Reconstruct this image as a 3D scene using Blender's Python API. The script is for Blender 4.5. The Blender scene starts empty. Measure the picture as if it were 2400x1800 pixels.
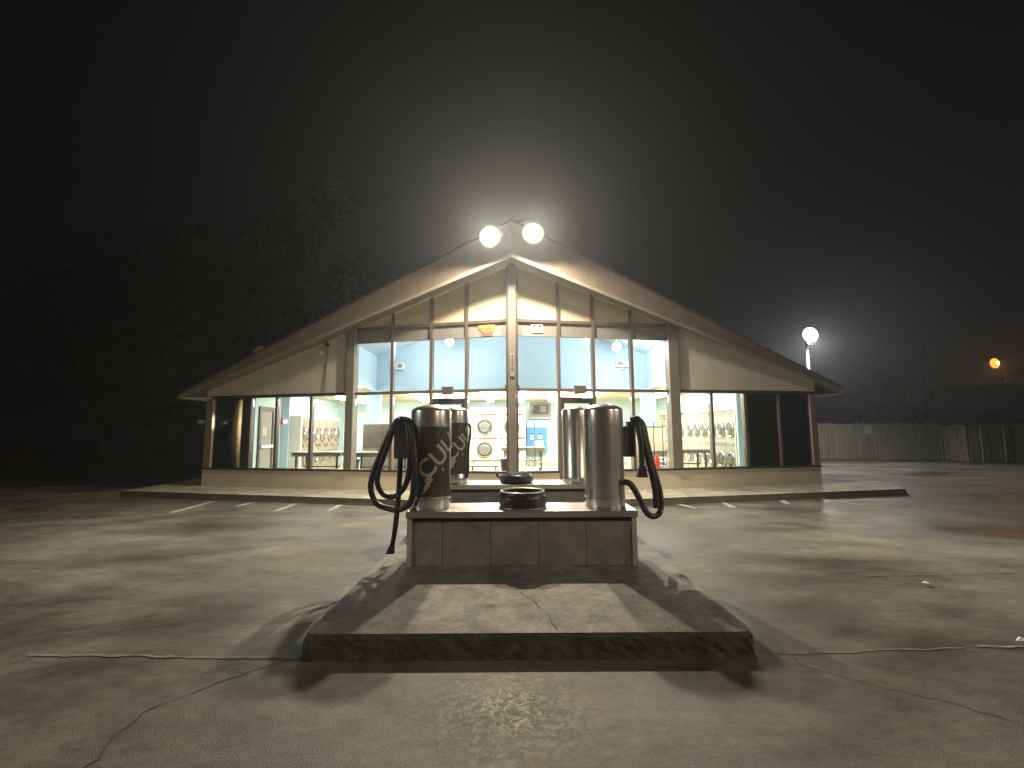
import bpy, bmesh, math, random
from mathutils import Vector, Matrix
random.seed(7)
sc = bpy.context.scene
col = sc.collection
rad = math.radians

# ------------------------------------------------------------------ camera, sky, exposure
cam_d = bpy.data.cameras.new('camera')
cam_d.sensor_width = 36.0
cam_d.lens = 16.2
cam_d.clip_start = 0.05
cam_d.clip_end = 600
cam = bpy.data.objects.new('camera', cam_d)
col.objects.link(cam)
cam.matrix_world = (Matrix.Translation((0, 0, 1.40)) @ Matrix.Rotation(rad(90 + 6.03), 4, 'X')
                    @ Matrix.Rotation(rad(-0.35), 4, 'Z'))
sc.camera = cam

world = bpy.data.worlds.new('World')
sc.world = world
world.use_nodes = True
wn = world.node_tree.nodes
bg = wn.get('Background') or wn.new('ShaderNodeBackground')
bg.inputs['Color'].default_value = (0.72, 0.85, 1.0, 1)      # night sky, no moon
bg.inputs['Strength'].default_value = 0.0016

sc.view_settings.view_transform = 'Standard'
sc.view_settings.look = 'None'
sc.view_settings.exposure = 0.0
sc.view_settings.gamma = 1.0
sc.view_settings.use_curve_mapping = False
sc.render.engine = 'CYCLES'
cy = sc.cycles
cy.use_denoising = True
try:
    cy.denoiser = 'OPENIMAGEDENOISE'
except Exception:
    pass
cy.max_bounces = 8
cy.diffuse_bounces = 4
cy.glossy_bounces = 4
cy.transparent_max_bounces = 16
cy.volume_bounces = 1
cy.sample_clamp_indirect = 3.0
cy.caustics_reflective = False
cy.caustics_refractive = False

FLOOD_W = 1550.0      # each of the two roof floods
POLE_W = 1500.0
SIDE_W = 3000.0
HAZE_DENSITY = 0.0019

# ------------------------------------------------------------------ materials
MATS = {}


def mat(name, c, rough=0.7, metal=0.0, var=0.0, scale=4.0, bump=0.0, bscale=40.0, c2=None, detail=5.0,
        rvar=0.0, spec=0.5, stretch=None, coat=0.0):
    if name in MATS:
        return MATS[name]
    m = bpy.data.materials.new(name)
    m.use_nodes = True
    nt = m.node_tree
    b = nt.nodes.get('Principled BSDF')
    b.inputs['Roughness'].default_value = rough
    b.inputs['Metallic'].default_value = metal
    b.inputs['Specular IOR Level'].default_value = spec
    b.inputs['Coat Weight'].default_value = coat
    b.inputs['Base Color'].default_value = (*c, 1)
    tc = nt.nodes.new('ShaderNodeTexCoord')
    src = tc.outputs['Object']
    if stretch:
        mp = nt.nodes.new('ShaderNodeMapping')
        mp.inputs['Scale'].default_value = stretch
        nt.links.new(src, mp.inputs['Vector'])
        src = mp.outputs['Vector']
    if var > 0 or c2:
        n = nt.nodes.new('ShaderNodeTexNoise')
        n.inputs['Scale'].default_value = scale
        n.inputs['Detail'].default_value = detail
        n.inputs['Roughness'].default_value = 0.6
        nt.links.new(src, n.inputs['Vector'])
        r = nt.nodes.new('ShaderNodeValToRGB')
        r.color_ramp.elements[0].position = 0.32
        r.color_ramp.elements[1].position = 0.68
        a = c2 or tuple(x * (1 - var) for x in c)
        d = c if c2 else tuple(min(1, x * (1 + var)) for x in c)
        r.color_ramp.elements[0].color = (*a, 1)
        r.color_ramp.elements[1].color = (*d, 1)
        nt.links.new(n.outputs['Fac'], r.inputs['Fac'])
        nt.links.new(r.outputs['Color'], b.inputs['Base Color'])
        if rvar:
            mr = nt.nodes.new('ShaderNodeMapRange')
            mr.inputs['To Min'].default_value = max(0.02, rough - rvar)
            mr.inputs['To Max'].default_value = min(1, rough + rvar)
            nt.links.new(n.outputs['Fac'], mr.inputs['Value'])
            nt.links.new(mr.outputs['Result'], b.inputs['Roughness'])
    if bump > 0:
        n2 = nt.nodes.new('ShaderNodeTexNoise')
        n2.inputs['Scale'].default_value = bscale
        n2.inputs['Detail'].default_value = 4
        nt.links.new(src, n2.inputs['Vector'])
        bp = nt.nodes.new('ShaderNodeBump')
        bp.inputs['Strength'].default_value = bump
        bp.inputs['Distance'].default_value = 0.02
        nt.links.new(n2.outputs['Fac'], bp.inputs['Height'])
        nt.links.new(bp.outputs['Normal'], b.inputs['Normal'])
    MATS[name] = m
    return m


def emit(name, c, s):
    m = bpy.data.materials.new(name)
    m.use_nodes = True
    nt = m.node_tree
    nt.nodes.clear()
    o = nt.nodes.new('ShaderNodeOutputMaterial')
    e = nt.nodes.new('ShaderNodeEmission')
    e.inputs['Color'].default_value = (*c, 1)
    e.inputs['Strength'].default_value = s
    nt.links.new(e.outputs['Emission'], o.inputs['Surface'])
    MATS[name] = m
    return m


def glass(name, tint, refl=0.9):
    m = bpy.data.materials.new(name)
    m.use_nodes = True
    nt = m.node_tree
    nt.nodes.clear()
    o = nt.nodes.new('ShaderNodeOutputMaterial')
    t = nt.nodes.new('ShaderNodeBsdfTransparent')
    t.inputs['Color'].default_value = (*tint, 1)
    g = nt.nodes.new('ShaderNodeBsdfGlossy')
    g.inputs['Roughness'].default_value = 0.03
    g.inputs['Color'].default_value = (refl, refl, refl, 1)
    f = nt.nodes.new('ShaderNodeFresnel')
    f.inputs['IOR'].default_value = 1.45
    mx = nt.nodes.new('ShaderNodeMixShader')
    nt.links.new(f.outputs['Fac'], mx.inputs['Fac'])
    nt.links.new(t.outputs['BSDF'], mx.inputs[1])
    nt.links.new(g.outputs['BSDF'], mx.inputs[2])
    nt.links.new(mx.outputs['Shader'], o.inputs['Surface'])
    MATS[name] = m
    return m


def ground_mat(name, lo, hi, dark, rlo, rhi, big=0.35, fine=60.0, smear=(1.0, 1.0, 1.0), stain_glint=None):
    """worn paving: broad damp and dry blotches, grit, fine relief"""
    m = bpy.data.materials.new(name)
    m.use_nodes = True
    nt = m.node_tree
    L = nt.links.new
    b = nt.nodes.get('Principled BSDF')
    tc = nt.nodes.new('ShaderNodeTexCoord')
    mp = nt.nodes.new('ShaderNodeMapping')
    mp.inputs['Scale'].default_value = smear
    L(tc.outputs['Object'], mp.inputs['Vector'])
    n1 = nt.nodes.new('ShaderNodeTexNoise')
    n1.inputs['Scale'].default_value = big
    n1.inputs['Detail'].default_value = 7
    n1.inputs['Roughness'].default_value = 0.62
    n1.inputs['Distortion'].default_value = 0.6
    L(mp.outputs['Vector'], n1.inputs['Vector'])
    n2 = nt.nodes.new('ShaderNodeTexNoise')
    n2.inputs['Scale'].default_value = big * 4.1
    n2.inputs['Detail'].default_value = 6
    n2.inputs['Roughness'].default_value = 0.65
    L(mp.outputs['Vector'], n2.inputs['Vector'])
    n3 = nt.nodes.new('ShaderNodeTexNoise')
    n3.inputs['Scale'].default_value = fine
    n3.inputs['Detail'].default_value = 3
    L(tc.outputs['Object'], n3.inputs['Vector'])
    r1 = nt.nodes.new('ShaderNodeValToRGB')
    e = r1.color_ramp.elements
    e[0].position = 0.30
    e[0].color = (*dark, 1)
    e[1].position = 0.72
    e[1].color = (*hi, 1)
    k = e.new(0.46)
    k.color = (*lo, 1)
    L(n1.outputs['Fac'], r1.inputs['Fac'])
    r2 = nt.nodes.new('ShaderNodeValToRGB')
    r2.color_ramp.elements[0].position = 0.30
    r2.color_ramp.elements[0].color = (0.52, 0.52, 0.50, 1)
    r2.color_ramp.elements[1].position = 0.70
    r2.color_ramp.elements[1].color = (1.25, 1.23, 1.18, 1)
    L(n2.outputs['Fac'], r2.inputs['Fac'])
    r3 = nt.nodes.new('ShaderNodeValToRGB')
    r3.color_ramp.elements[0].position = 0.35
    r3.color_ramp.elements[0].color = (0.68, 0.68, 0.68, 1)
    r3.color_ramp.elements[1].position = 0.66
    r3.color_ramp.elements[1].color = (1.25, 1.25, 1.25, 1)
    L(n3.outputs['Fac'], r3.inputs['Fac'])
    a = nt.nodes.new('ShaderNodeMixRGB')
    a.blend_type = 'MULTIPLY'
    a.inputs['Fac'].default_value = 1
    L(r1.outputs['Color'], a.inputs['Color1'])
    L(r2.outputs['Color'], a.inputs['Color2'])
    a2 = nt.nodes.new('ShaderNodeMixRGB')
    a2.blend_type = 'MULTIPLY'
    a2.inputs['Fac'].default_value = 1
    L(a.outputs['Color'], a2.inputs['Color1'])
    L(r3.outputs['Color'], a2.inputs['Color2'])
    n4 = nt.nodes.new('ShaderNodeTexNoise')
    n4.inputs['Scale'].default_value = 15
    n4.inputs['Detail'].default_value = 9
    n4.inputs['Roughness'].default_value = 0.78
    L(mp.outputs['Vector'], n4.inputs['Vector'])
    r4 = nt.nodes.new('ShaderNodeValToRGB')
    r4.color_ramp.elements[0].position = 0.30
    r4.color_ramp.elements[0].color = (0.62, 0.61, 0.58, 1)
    r4.color_ramp.elements[1].position = 0.70
    r4.color_ramp.elements[1].color = (1.30, 1.29, 1.26, 1)
    L(n4.outputs['Fac'], r4.inputs['Fac'])
    vo = nt.nodes.new('ShaderNodeTexVoronoi')
    vo.inputs['Scale'].default_value = 1.6
    L(tc.outputs['Object'], vo.inputs['Vector'])
    r5 = nt.nodes.new('ShaderNodeValToRGB')
    r5.color_ramp.elements[0].position = 0.03
    r5.color_ramp.elements[0].color = (0.45, 0.43, 0.40, 1)
    r5.color_ramp.elements[1].position = 0.10
    r5.color_ramp.elements[1].color = (1, 1, 1, 1)
    L(vo.outputs['Distance'], r5.inputs['Fac'])
    a3 = nt.nodes.new('ShaderNodeMixRGB')
    a3.blend_type = 'MULTIPLY'
    a3.inputs['Fac'].default_value = 1
    L(a2.outputs['Color'], a3.inputs['Color1'])
    L(r4.outputs['Color'], a3.inputs['Color2'])
    a4 = nt.nodes.new('ShaderNodeMixRGB')
    a4.blend_type = 'MULTIPLY'
    a4.inputs['Fac'].default_value = 0.8
    L(a3.outputs['Color'], a4.inputs['Color1'])
    L(r5.outputs['Color'], a4.inputs['Color2'])
    last = a4.outputs['Color']
    if stain_glint:               # pale mineral veins, plus a broad grainy patch of lamp glitter painted in
        vm = nt.nodes.new('ShaderNodeVectorMath')
        vm.operation = 'DISTANCE'
        vm.inputs[1].default_value = (*stain_glint, 0)
        L(tc.outputs['Object'], vm.inputs[0])
        for (rr, sc_, lo_, hi_, dist, colr, amt) in ((0.62, 26, 0.47, 0.62, 0.8, (0.30, 0.28, 0.20), 0.55), (0.27, 11, 0.485, 0.515, 1.4, (0.52, 0.49, 0.40), 0.85)):
            nn = nt.nodes.new('ShaderNodeTexNoise')
            nn.inputs['Scale'].default_value = sc_
            nn.inputs['Detail'].default_value = 6
            nn.inputs['Distortion'].default_value = dist
            L(tc.outputs['Object'], nn.inputs['Vector'])
            rp_ = nt.nodes.new('ShaderNodeValToRGB')
            e_ = rp_.color_ramp.elements
            e_[0].position = lo_
            e_[0].color = (0, 0, 0, 1)
            e_[1].position = hi_
            e_[1].color = (1, 1, 1, 1)
            if sc_ == 11:       # thin veins where the noise crosses its middle
                e_[0].position = 0.47
                e_[1].position = 0.50
                k_ = e_.new(0.53)
                k_.color = (0, 0, 0, 1)
            L(nn.outputs['Fac'], rp_.inputs['Fac'])
            md = nt.nodes.new('ShaderNodeMapRange')
            md.interpolation_type = 'SMOOTHSTEP'
            md.inputs['From Min'].default_value = rr
            md.inputs['From Max'].default_value = rr * 0.35
            md.inputs['To Min'].default_value = 0
            md.inputs['To Max'].default_value = amt
            L(vm.outputs['Value'], md.inputs['Value'])
            mu = nt.nodes.new('ShaderNodeMath')
            mu.operation = 'MULTIPLY'
            L(rp_.outputs['Color'], mu.inputs[0])
            L(md.outputs['Result'], mu.inputs[1])
            mxs = nt.nodes.new('ShaderNodeMixRGB')
            mxs.inputs['Color2'].default_value = (*colr, 1)
            L(mu.outputs['Value'], mxs.inputs['Fac'])
            L(last, mxs.inputs['Color1'])
            last = mxs.outputs['Color']
    L(last, b.inputs['Base Color'])
    mr = nt.nodes.new('ShaderNodeMapRange')
    mr.inputs['From Min'].default_value = 0.35
    mr.inputs['From Max'].default_value = 0.62
    mr.inputs['To Min'].default_value = rlo
    mr.inputs['To Max'].default_value = rhi
    L(n1.outputs['Fac'], mr.inputs['Value'])
    L(mr.outputs['Result'], b.inputs['Roughness'])
    bp = nt.nodes.new('ShaderNodeBump')
    bp.inputs['Strength'].default_value = 0.35
    bp.inputs['Distance'].default_value = 0.012
    ad = nt.nodes.new('ShaderNodeMath')
    ad.operation = 'MULTIPLY_ADD'
    ad.inputs[1].default_value = 0.7
    L(n2.outputs['Fac'], ad.inputs[0])
    L(n3.outputs['Fac'], ad.inputs[2])
    L(ad.outputs['Value'], bp.inputs['Height'])
    L(bp.outputs['Normal'], b.inputs['Normal'])
    MATS[name] = m
    return m


M_lot = ground_mat('lot_paving', (0.110, 0.102, 0.082), (0.25, 0.234, 0.19), (0.052, 0.046, 0.035), 0.36, 0.85,
                   0.55, 130, (0.55, 1.0, 1.0), (-0.02, 2.50))
M_conc = ground_mat('pad_concrete', (0.20, 0.19, 0.165), (0.26, 0.25, 0.22), (0.15, 0.14, 0.115), 0.7, 0.9, 1.3, 80)
M_walk = ground_mat('walk_concrete', (0.40, 0.38, 0.31), (0.48, 0.46, 0.38), (0.28, 0.26, 0.21), 0.7, 0.9, 0.8, 60)
M_moss = mat('mossy_edge', (0.10, 0.095, 0.075), 0.9, var=0.4, scale=9, bump=0.9, bscale=35, c2=(0.028, 0.034, 0.018))
M_kerb = mat('kerb_edge', (0.13, 0.12, 0.09), 0.9, var=0.3, scale=5, bump=0.6, bscale=25, c2=(0.07, 0.075, 0.04))
M_crack = mat('crack_dirt', (0.055, 0.049, 0.038), 0.95, var=0.3, scale=20)
M_seam = mat('pale_joint', (0.25, 0.235, 0.19), 0.9, spec=0.2, c2=(0.11, 0.10, 0.08), scale=11)
M_paint = mat('worn_line_paint', (0.55, 0.53, 0.46), 0.9, spec=0.15, c2=(0.24, 0.22, 0.18), scale=9)
M_wall = mat('tan_stucco', (0.77, 0.71, 0.60), 0.85, var=0.09, scale=1.6, stretch=(1, 1, 0.3), bump=0.15, bscale=90)
M_knee = mat('tan_knee_wall', (0.73, 0.65, 0.51), 0.85, var=0.08, scale=1.5, bump=0.2, bscale=80)
M_gable = mat('cream_panel', (0.76, 0.65, 0.45), 0.7, var=0.04, scale=1.5)
M_band = mat('grey_band', (0.27, 0.25, 0.215), 0.7, var=0.06, scale=2)
M_post = mat('taupe_post', (0.25, 0.22, 0.17), 0.55, var=0.1, scale=3)
M_prow = mat('tan_post_face', (0.17, 0.15, 0.12), 0.6, var=0.08, scale=3)  # one even colour for the centre post
M_metal = mat('bronze_mullion', (0.16, 0.12, 0.10), 0.45, metal=0.2, var=0.1, scale=4)
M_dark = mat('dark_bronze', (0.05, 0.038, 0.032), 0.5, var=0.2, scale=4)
M_sof = mat('soffit_board', (0.30, 0.25, 0.18), 0.8, var=0.08, scale=2)
M_fascia = mat('brown_fascia', (0.25, 0.19, 0.145), 0.8, var=0.12, scale=3, bump=0.2, bscale=30)
M_trim = mat('pale_trim', (0.36, 0.31, 0.225), 0.7, var=0.05, scale=3)
M_shingle = mat('roof_shingle', (0.12, 0.07, 0.055), 0.9, var=0.3, scale=14, bump=0.5, bscale=25)
M_white = mat('white_paint', (0.78, 0.77, 0.72), 0.6, var=0.03, scale=3)
M_blue = mat('sky_blue_wall', (0.46, 0.60, 0.70), 0.8, var=0.04, scale=1.0)
M_mint = mat('aqua_wall', (0.56, 0.73, 0.74), 0.8, var=0.04, scale=1.0)
M_ceil = mat('cream_ceiling', (0.78, 0.74, 0.52), 0.85, var=0.03, scale=1)
M_floor = mat('yellow_tile_floor', (0.62, 0.53, 0.30), 0.4, var=0.08, scale=3)
M_steel = mat('brushed_steel', (0.74, 0.73, 0.70), 0.25, metal=0.82, var=0.10, scale=3, stretch=(1, 1, 0.12), rvar=0.05, bump=0.04, bscale=5)
M_slab = mat('slab_steel', (0.55, 0.52, 0.46), 0.33, metal=0.75, var=0.12, scale=5, rvar=0.1)
M_block = mat('grey_block', (0.25, 0.245, 0.225), 0.85, var=0.22, scale=5, bump=0.4, bscale=60)
M_mortar = mat('mortar', (0.26, 0.24, 0.20), 0.9, var=0.15, scale=8)
M_side = mat('pale_plate_lit_side', (0.42, 0.42, 0.38), 0.85, var=0.1, scale=5)
M_wrap = mat('dark_vinyl_wrap', (0.052, 0.055, 0.050), 0.30, var=0.35, scale=3, coat=0.3)
M_let = mat('wrap_letters', (0.66, 0.61, 0.52), 0.45, c2=(0.52, 0.38, 0.31), scale=3)
M_wrapshine = mat('wrap_shine', (0.55, 0.36, 0.05), 0.4, c2=(0.42, 0.09, 0.03), scale=6)  # stripe colour of a reflection on the glossy wrap
M_lime = mat('wrap_lime', (0.34, 0.42, 0.10), 0.4)
M_hose = mat('black_hose', (0.022, 0.018, 0.021), 0.42, var=0.2, scale=8, bump=0.3, bscale=60)
M_box = mat('grey_hose_box', (0.13, 0.12, 0.10), 0.6, var=0.12, scale=6)
M_bag = mat('black_bag', (0.017, 0.017, 0.019), 0.33, var=0.3, scale=6, bump=0.6, bscale=14)
M_rim = mat('bin_rim', (0.42, 0.40, 0.36), 0.35, metal=0.7, var=0.15, scale=8)
M_tyre = M_bag
M_pane = glass('window_glass', (0.97, 0.985, 0.98))
M_unlit_glass = glass('unlit_room_glass', (0.28, 0.30, 0.29))  # glass darkened to stand for the unlit room behind
M_unlit_glass.use_nodes = True
M_cream = mat('cream_enamel', (0.74, 0.66, 0.42), 0.45, var=0.03, scale=3)
M_red = mat('maroon_strip', (0.16, 0.045, 0.04), 0.5)
M_doorg = mat('dryer_door_glass', (0.10, 0.10, 0.09), 0.12, var=0.3, scale=3)
M_chrome = mat('chrome_ring', (0.75, 0.75, 0.74), 0.15, metal=1.0)
M_inox = mat('inox_front', (0.62, 0.59, 0.50), 0.3, metal=0.6, var=0.1, scale=4)
M_dinox = mat('dull_dryer_front', (0.30, 0.26, 0.20), 0.35, metal=0.4, var=0.1, scale=4)
M_darkpanel = mat('dark_panel', (0.12, 0.105, 0.08), 0.5, var=0.15, scale=4)
M_table = mat('table_laminate', (0.60, 0.55, 0.48), 0.5, var=0.04, scale=4)
M_apron = mat('table_apron', (0.30, 0.26, 0.21), 0.6, var=0.06, scale=4)
M_leg = mat('table_leg', (0.11, 0.10, 0.09), 0.5, metal=0.4)
M_bluemach = mat('blue_machine', (0.04, 0.19, 0.62), 0.4, var=0.04, scale=4)
M_cone = mat('red_cone', (0.75, 0.04, 0.02), 0.5)
M_wood = mat('fence_board', (0.21, 0.19, 0.15), 0.9, var=0.3, scale=6, bump=0.4, bscale=20, stretch=(1, 1, 0.15))
M_woodpale = mat('pale_fence_board', (0.5, 0.49, 0.44), 0.9, var=0.2, scale=6)
M_polew = mat('pole_wood', (0.16, 0.13, 0.10), 0.9, var=0.25, scale=6)
M_polem = mat('pole_metal', (0.13, 0.13, 0.125), 0.6, metal=0.3)
M_bark = mat('bark', (0.09, 0.07, 0.05), 0.95, var=0.3, scale=8)
M_leaf = mat('leaf_green', (0.058, 0.080, 0.036), 0.8, c2=(0.028, 0.045, 0.020), scale=0.5)
M_grass = mat('verge_grass', (0.07, 0.08, 0.035), 0.95, var=0.4, scale=3)
M_black = mat('matte_black', (0.02, 0.02, 0.02), 0.6)
M_brick = mat('dull_red_brick', (0.16, 0.05, 0.035), 0.85, var=0.3, scale=8)
M_orange = mat('orange_print', (0.80, 0.30, 0.09), 0.6)
M_redprint = mat('red_print', (0.55, 0.10, 0.09), 0.6)
M_ink = mat('ink', (0.07, 0.065, 0.05), 0.8)
M_sidehouse = mat('house_siding', (0.62, 0.62, 0.60), 0.85, var=0.1, scale=2)
E_flood = emit('flood_lens', (1.0, 0.86, 0.60), 60)
E_floodm = emit('flood_glare_inner', (1.0, 0.82, 0.52), 3.2)  # graded glowing rings added to soften the lamp's glare edge
E_floodo = emit('flood_glare_outer', (1.0, 0.74, 0.44), 0.85)
E_polem = emit('pole_glare_inner', (1.0, 0.97, 0.86), 2.6)  # same added glow rings for the pole lamp
E_poleo = emit('pole_glare_outer', (1.0, 0.95, 0.84), 0.7)
E_pole = emit('pole_lens', (1.0, 0.98, 0.90), 40)
E_sod = emit('sodium_lens', (1.0, 0.30, 0.03), 2.2)
E_sodb = emit('sodium_bulb', (1.0, 0.75, 0.35), 20)
E_tube = emit('fluorescent_diffuser', (1.0, 0.98, 0.90), 80)
E_globe = emit('globe_lamp', (0.95, 0.98, 1.0), 16)
E_amber = emit('amber_glint', (1.0, 0.55, 0.2), 6)
E_glint = emit('white_glint', (1.0, 0.97, 0.9), 4)
E_screenshine = emit('screen_shine', (0.9, 0.85, 0.75), 0.5)


# ------------------------------------------------------------------ mesh helpers
class MB:
    """collects shapes into ONE mesh"""

    def __init__(self):
        self.bm = bmesh.new()
        self.sm = []

    def hexa(self, p):          # p: 8 points, bottom ring then top ring
        v = [self.bm.verts.new(q) for q in p]
        for f in ((3, 2, 1, 0), (4, 5, 6, 7), (0, 1, 5, 4), (1, 2, 6, 5), (2, 3, 7, 6), (3, 0, 4, 7)):
            self.bm.faces.new([v[i] for i in f])
        return self

    def box(self, x0, y0, z0, x1, y1, z1):
        return self.hexa([(x0, y0, z0), (x1, y0, z0), (x1, y1, z0), (x0, y1, z0),
                          (x0, y0, z1), (x1, y0, z1), (x1, y1, z1), (x0, y1, z1)])

    def prism(self, a, b):      # two matching rings of points
        va = [self.bm.verts.new(q) for q in a]
        vb = [self.bm.verts.new(q) for q in b]
        n = len(a)
        self.bm.faces.new(va[::-1])
        self.bm.faces.new(vb)
        for i in range(n):
            j = (i + 1) % n
            self.bm.faces.new([va[i], va[j], vb[j], vb[i]])
        return self

    def poly(self, pts):
        self.bm.faces.new([self.bm.verts.new(q) for q in pts])
        return self

    def tube(self, pts, r, n=10, r_end=None, smooth=True, cap=True):
        pts = [Vector(p) for p in pts]
        rings = []
        N = len(pts)
        up = Vector((0.31, 0.17, 0.93)).normalized()
        for i, p in enumerate(pts):
            t = (pts[min(i + 1, N - 1)] - pts[max(i - 1, 0)])
            t.normalize()
            u = t.cross(up)
            if u.length < 0.05:
                u = t.cross(Vector((1, 0, 0)))
            u.normalize()
            w = u.cross(t)
            rr = r if r_end is None else r + (r_end - r) * i / (N - 1)
            if callable(r):
                rr = r(i / (N - 1))
            rings.append([self.bm.verts.new(p + rr * (math.cos(2 * math.pi * k / n) * u + math.sin(2 * math.pi * k / n) * w))
                          for k in range(n)])
        for a, b in zip(rings, rings[1:]):
            for k in range(n):
                f = self.bm.faces.new([a[k], a[(k + 1) % n], b[(k + 1) % n], b[k]])
                f.smooth = smooth
        if cap:
            self.bm.faces.new(rings[0][::-1])
            self.bm.faces.new(rings[-1])
        return self

    def lathe(self, prof, n=40, c=(0, 0, 0), axis='z', smooth=True, jitter=0.0):
        rings = []
        for (r, h) in prof:
            ring = []
            for k in range(n):
                a = 2 * math.pi * k / n
                rr = r * (1 + (random.uniform(-jitter, jitter) if jitter else 0))
                x, y = rr * math.cos(a), rr * math.sin(a)
                if axis == 'z':
                    q = (c[0] + x, c[1] + y, c[2] + h)
                elif axis == 'y':
                    q = (c[0] + x, c[1] + h, c[2] + y)
                else:
                    q = (c[0] + h, c[1] + x, c[2] + y)
                ring.append(self.bm.verts.new(q))
            rings.append(ring)
        for a, b in zip(rings, rings[1:]):
            for k in range(n):
                f = self.bm.faces.new([a[k], a[(k + 1) % n], b[(k + 1) % n], b[k]])
                f.smooth = smooth
        if prof[0][0] > 1e-5:
            self.bm.faces.new(rings[0][::-1])
        if prof[-1][0] > 1e-5:
            self.bm.faces.new(rings[-1])
        return self

    def build(self, name, m, parent=None, bevel=0.0, sharp=None):
        if bevel:
            bmesh.ops.bevel(self.bm, geom=self.bm.edges[:], offset=bevel, segments=2, affect='EDGES', profile=0.7)
        bmesh.ops.recalc_face_normals(self.bm, faces=self.bm.faces[:])
        me = bpy.data.meshes.new(name)
        self.bm.to_mesh(me)
        self.bm.free()
        me.materials.append(m)
        o = bpy.data.objects.new(name, me)
        col.objects.link(o)
        if sharp is not None:
            try:
                me.set_sharp_from_angle(angle=rad(sharp))
            except Exception:
                pass
        if parent:
            o.parent = parent
            # parts are modelled in world metres; keep them there under a moved Empty
            o.matrix_parent_inverse = Matrix.Identity(4)
        return o


def empty(name, loc=(0, 0, 0), rz=0.0, label=None, cat=None, group=None):
    o = bpy.data.objects.new(name, None)
    o.empty_display_size = 0.2
    col.objects.link(o)
    o.location = loc
    o.rotation_euler = (0, 0, rz)
    tag(o, label, cat, group)
    return o


def tag(o, label=None, cat=None, group=None, kind=None):
    if label:
        o['label'] = label
    if cat:
        o['category'] = cat
    if group:
        o['group'] = group
    if kind:
        o['kind'] = kind
    return o


def copy_tree(o, parent=None):
    c = o.copy()
    col.objects.link(c)
    if parent:
        c.parent = parent
    for ch in list(o.children):
        copy_tree(ch, c)
    return c


def text_mesh(s, size, depth=0.0, bold=0.0, shear=0.0):
    cu = bpy.data.curves.new('lettering', 'FONT')
    cu.body = s
    cu.size = size
    cu.extrude = depth
    cu.offset = bold
    cu.shear = shear
    cu.align_x = 'CENTER'
    cu.align_y = 'CENTER'
    o = bpy.data.objects.new('lettering', cu)
    col.objects.link(o)
    dg = bpy.context.evaluated_depsgraph_get()
    me = bpy.data.meshes.new_from_object(o.evaluated_get(dg))
    bpy.data.objects.remove(o)
    bpy.data.curves.remove(cu)
    return me


# ------------------------------------------------------------------ ground
def grid_sheet(name, m, x0, x1, y0, y1, nx, ny, z=0.0):
    mb = MB()
    V = [[mb.bm.verts.new((x0 + (x1 - x0) * i / nx, y0 + (y1 - y0) * j / ny, z)) for i in range(nx + 1)] for j in range(ny + 1)]
    for j in range(ny):
        for i in range(nx):
            mb.bm.faces.new([V[j][i], V[j][i + 1], V[j + 1][i + 1], V[j + 1][i]])
    return mb.build(name, m)


lot = grid_sheet('parking_lot', M_lot, -130, 130, -60, 200, 2, 2)
tag(lot, 'worn damp concrete parking lot around the vacuum island', None, None, 'structure')
lot['kind'] = 'structure'


def strip(pts, w, z, jit=0.3, seed=0):
    """thin irregular ribbon through ground points, returned as MB"""
    rnd = random.Random(seed)
    mb = MB()
    P = []
    for a, b in zip(pts, pts[1:]):
        n = max(2, int((Vector(b) - Vector(a)).length / 0.05))
        for k in range(n):
            P.append(Vector(a).lerp(Vector(b), k / n))
    P.append(Vector(pts[-1]))
    L, R = [], []
    off = 0.0
    for i, p in enumerate(P):
        t = (P[min(i + 1, len(P) - 1)] - P[max(i - 1, 0)]).normalized()
        nrm = Vector((-t.y, t.x))
        off = 0.75 * off + rnd.uniform(-1, 1) * jit * 0.02
        ww = w * rnd.uniform(1 - jit, 1 + jit) / 2
        L.append(mb.bm.verts.new((p.x + nrm.x * (ww + off), p.y + nrm.y * (ww + off), z)))
        R.append(mb.bm.verts.new((p.x - nrm.x * (ww - off), p.y - nrm.y * (ww - off), z)))
    for i in range(len(P) - 1):
        mb.bm.faces.new([L[i], L[i + 1], R[i + 1], R[i]])
    return mb


for a, b in (((-6.15, 8.5), (-6.28, 9.85)), ((-5.40, 9.2), (-5.34, 9.72)), ((-4.34, 8.6), (-4.37, 9.5)),
             ((-3.36, 8.6), (-3.40, 9.30)), ((3.36, 8.65), (3.17, 9.25)), ((4.07, 8.68), (4.17, 9.42)),
             ((5.30, 9.05), (5.50, 9.72)), ((6.60, 8.9), (6.37, 9.80))):
    strip([a, b], 0.10, 0.004, 0.12, int(a[0] * 10)).build('parking_line', M_paint, lot)
for k, (pts, w) in enumerate((
        ([(-1.40, 3.02), (-1.55, 2.9), (-1.71, 2.71), (-1.84, 2.58), (-1.90, 2.50), (-1.87, 2.34), (-1.82, 2.16), (-1.86, 1.9)], 0.009),
        ([(1.72, 2.95), (1.98, 2.69), (2.22, 2.57), (2.42, 2.39), (2.7, 2.2)], 0.005),
        ([(1.60, 3.5), (1.75, 3.1), (1.72, 2.95)], 0.005))):
    strip(pts, w, 0.004, 0.7, 40 + k).build('crack', M_crack, lot)
for k, (pts, w) in enumerate((([(-4.2, 3.13), (-3.3, 3.12)], 0.014), ([(-3.1, 3.11), (-2.4, 3.10), (-1.36, 3.04)], 0.028), ([(1.62, 3.06), (2.5, 3.12), (2.9, 3.13)], 0.014),
                              ([(3.0, 3.15), (4.4, 3.2)], 0.026), ([(-6.5, 4.58), (-4.9, 4.54)], 0.014), ([(3.4, 4.62), (4.1, 4.65)], 0.02), ([(4.3, 4.66), (6.5, 4.75)], 0.014))):
    strip(pts, w, 0.005, 0.5, 60 + k).build('joint', M_seam, lot)
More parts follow.
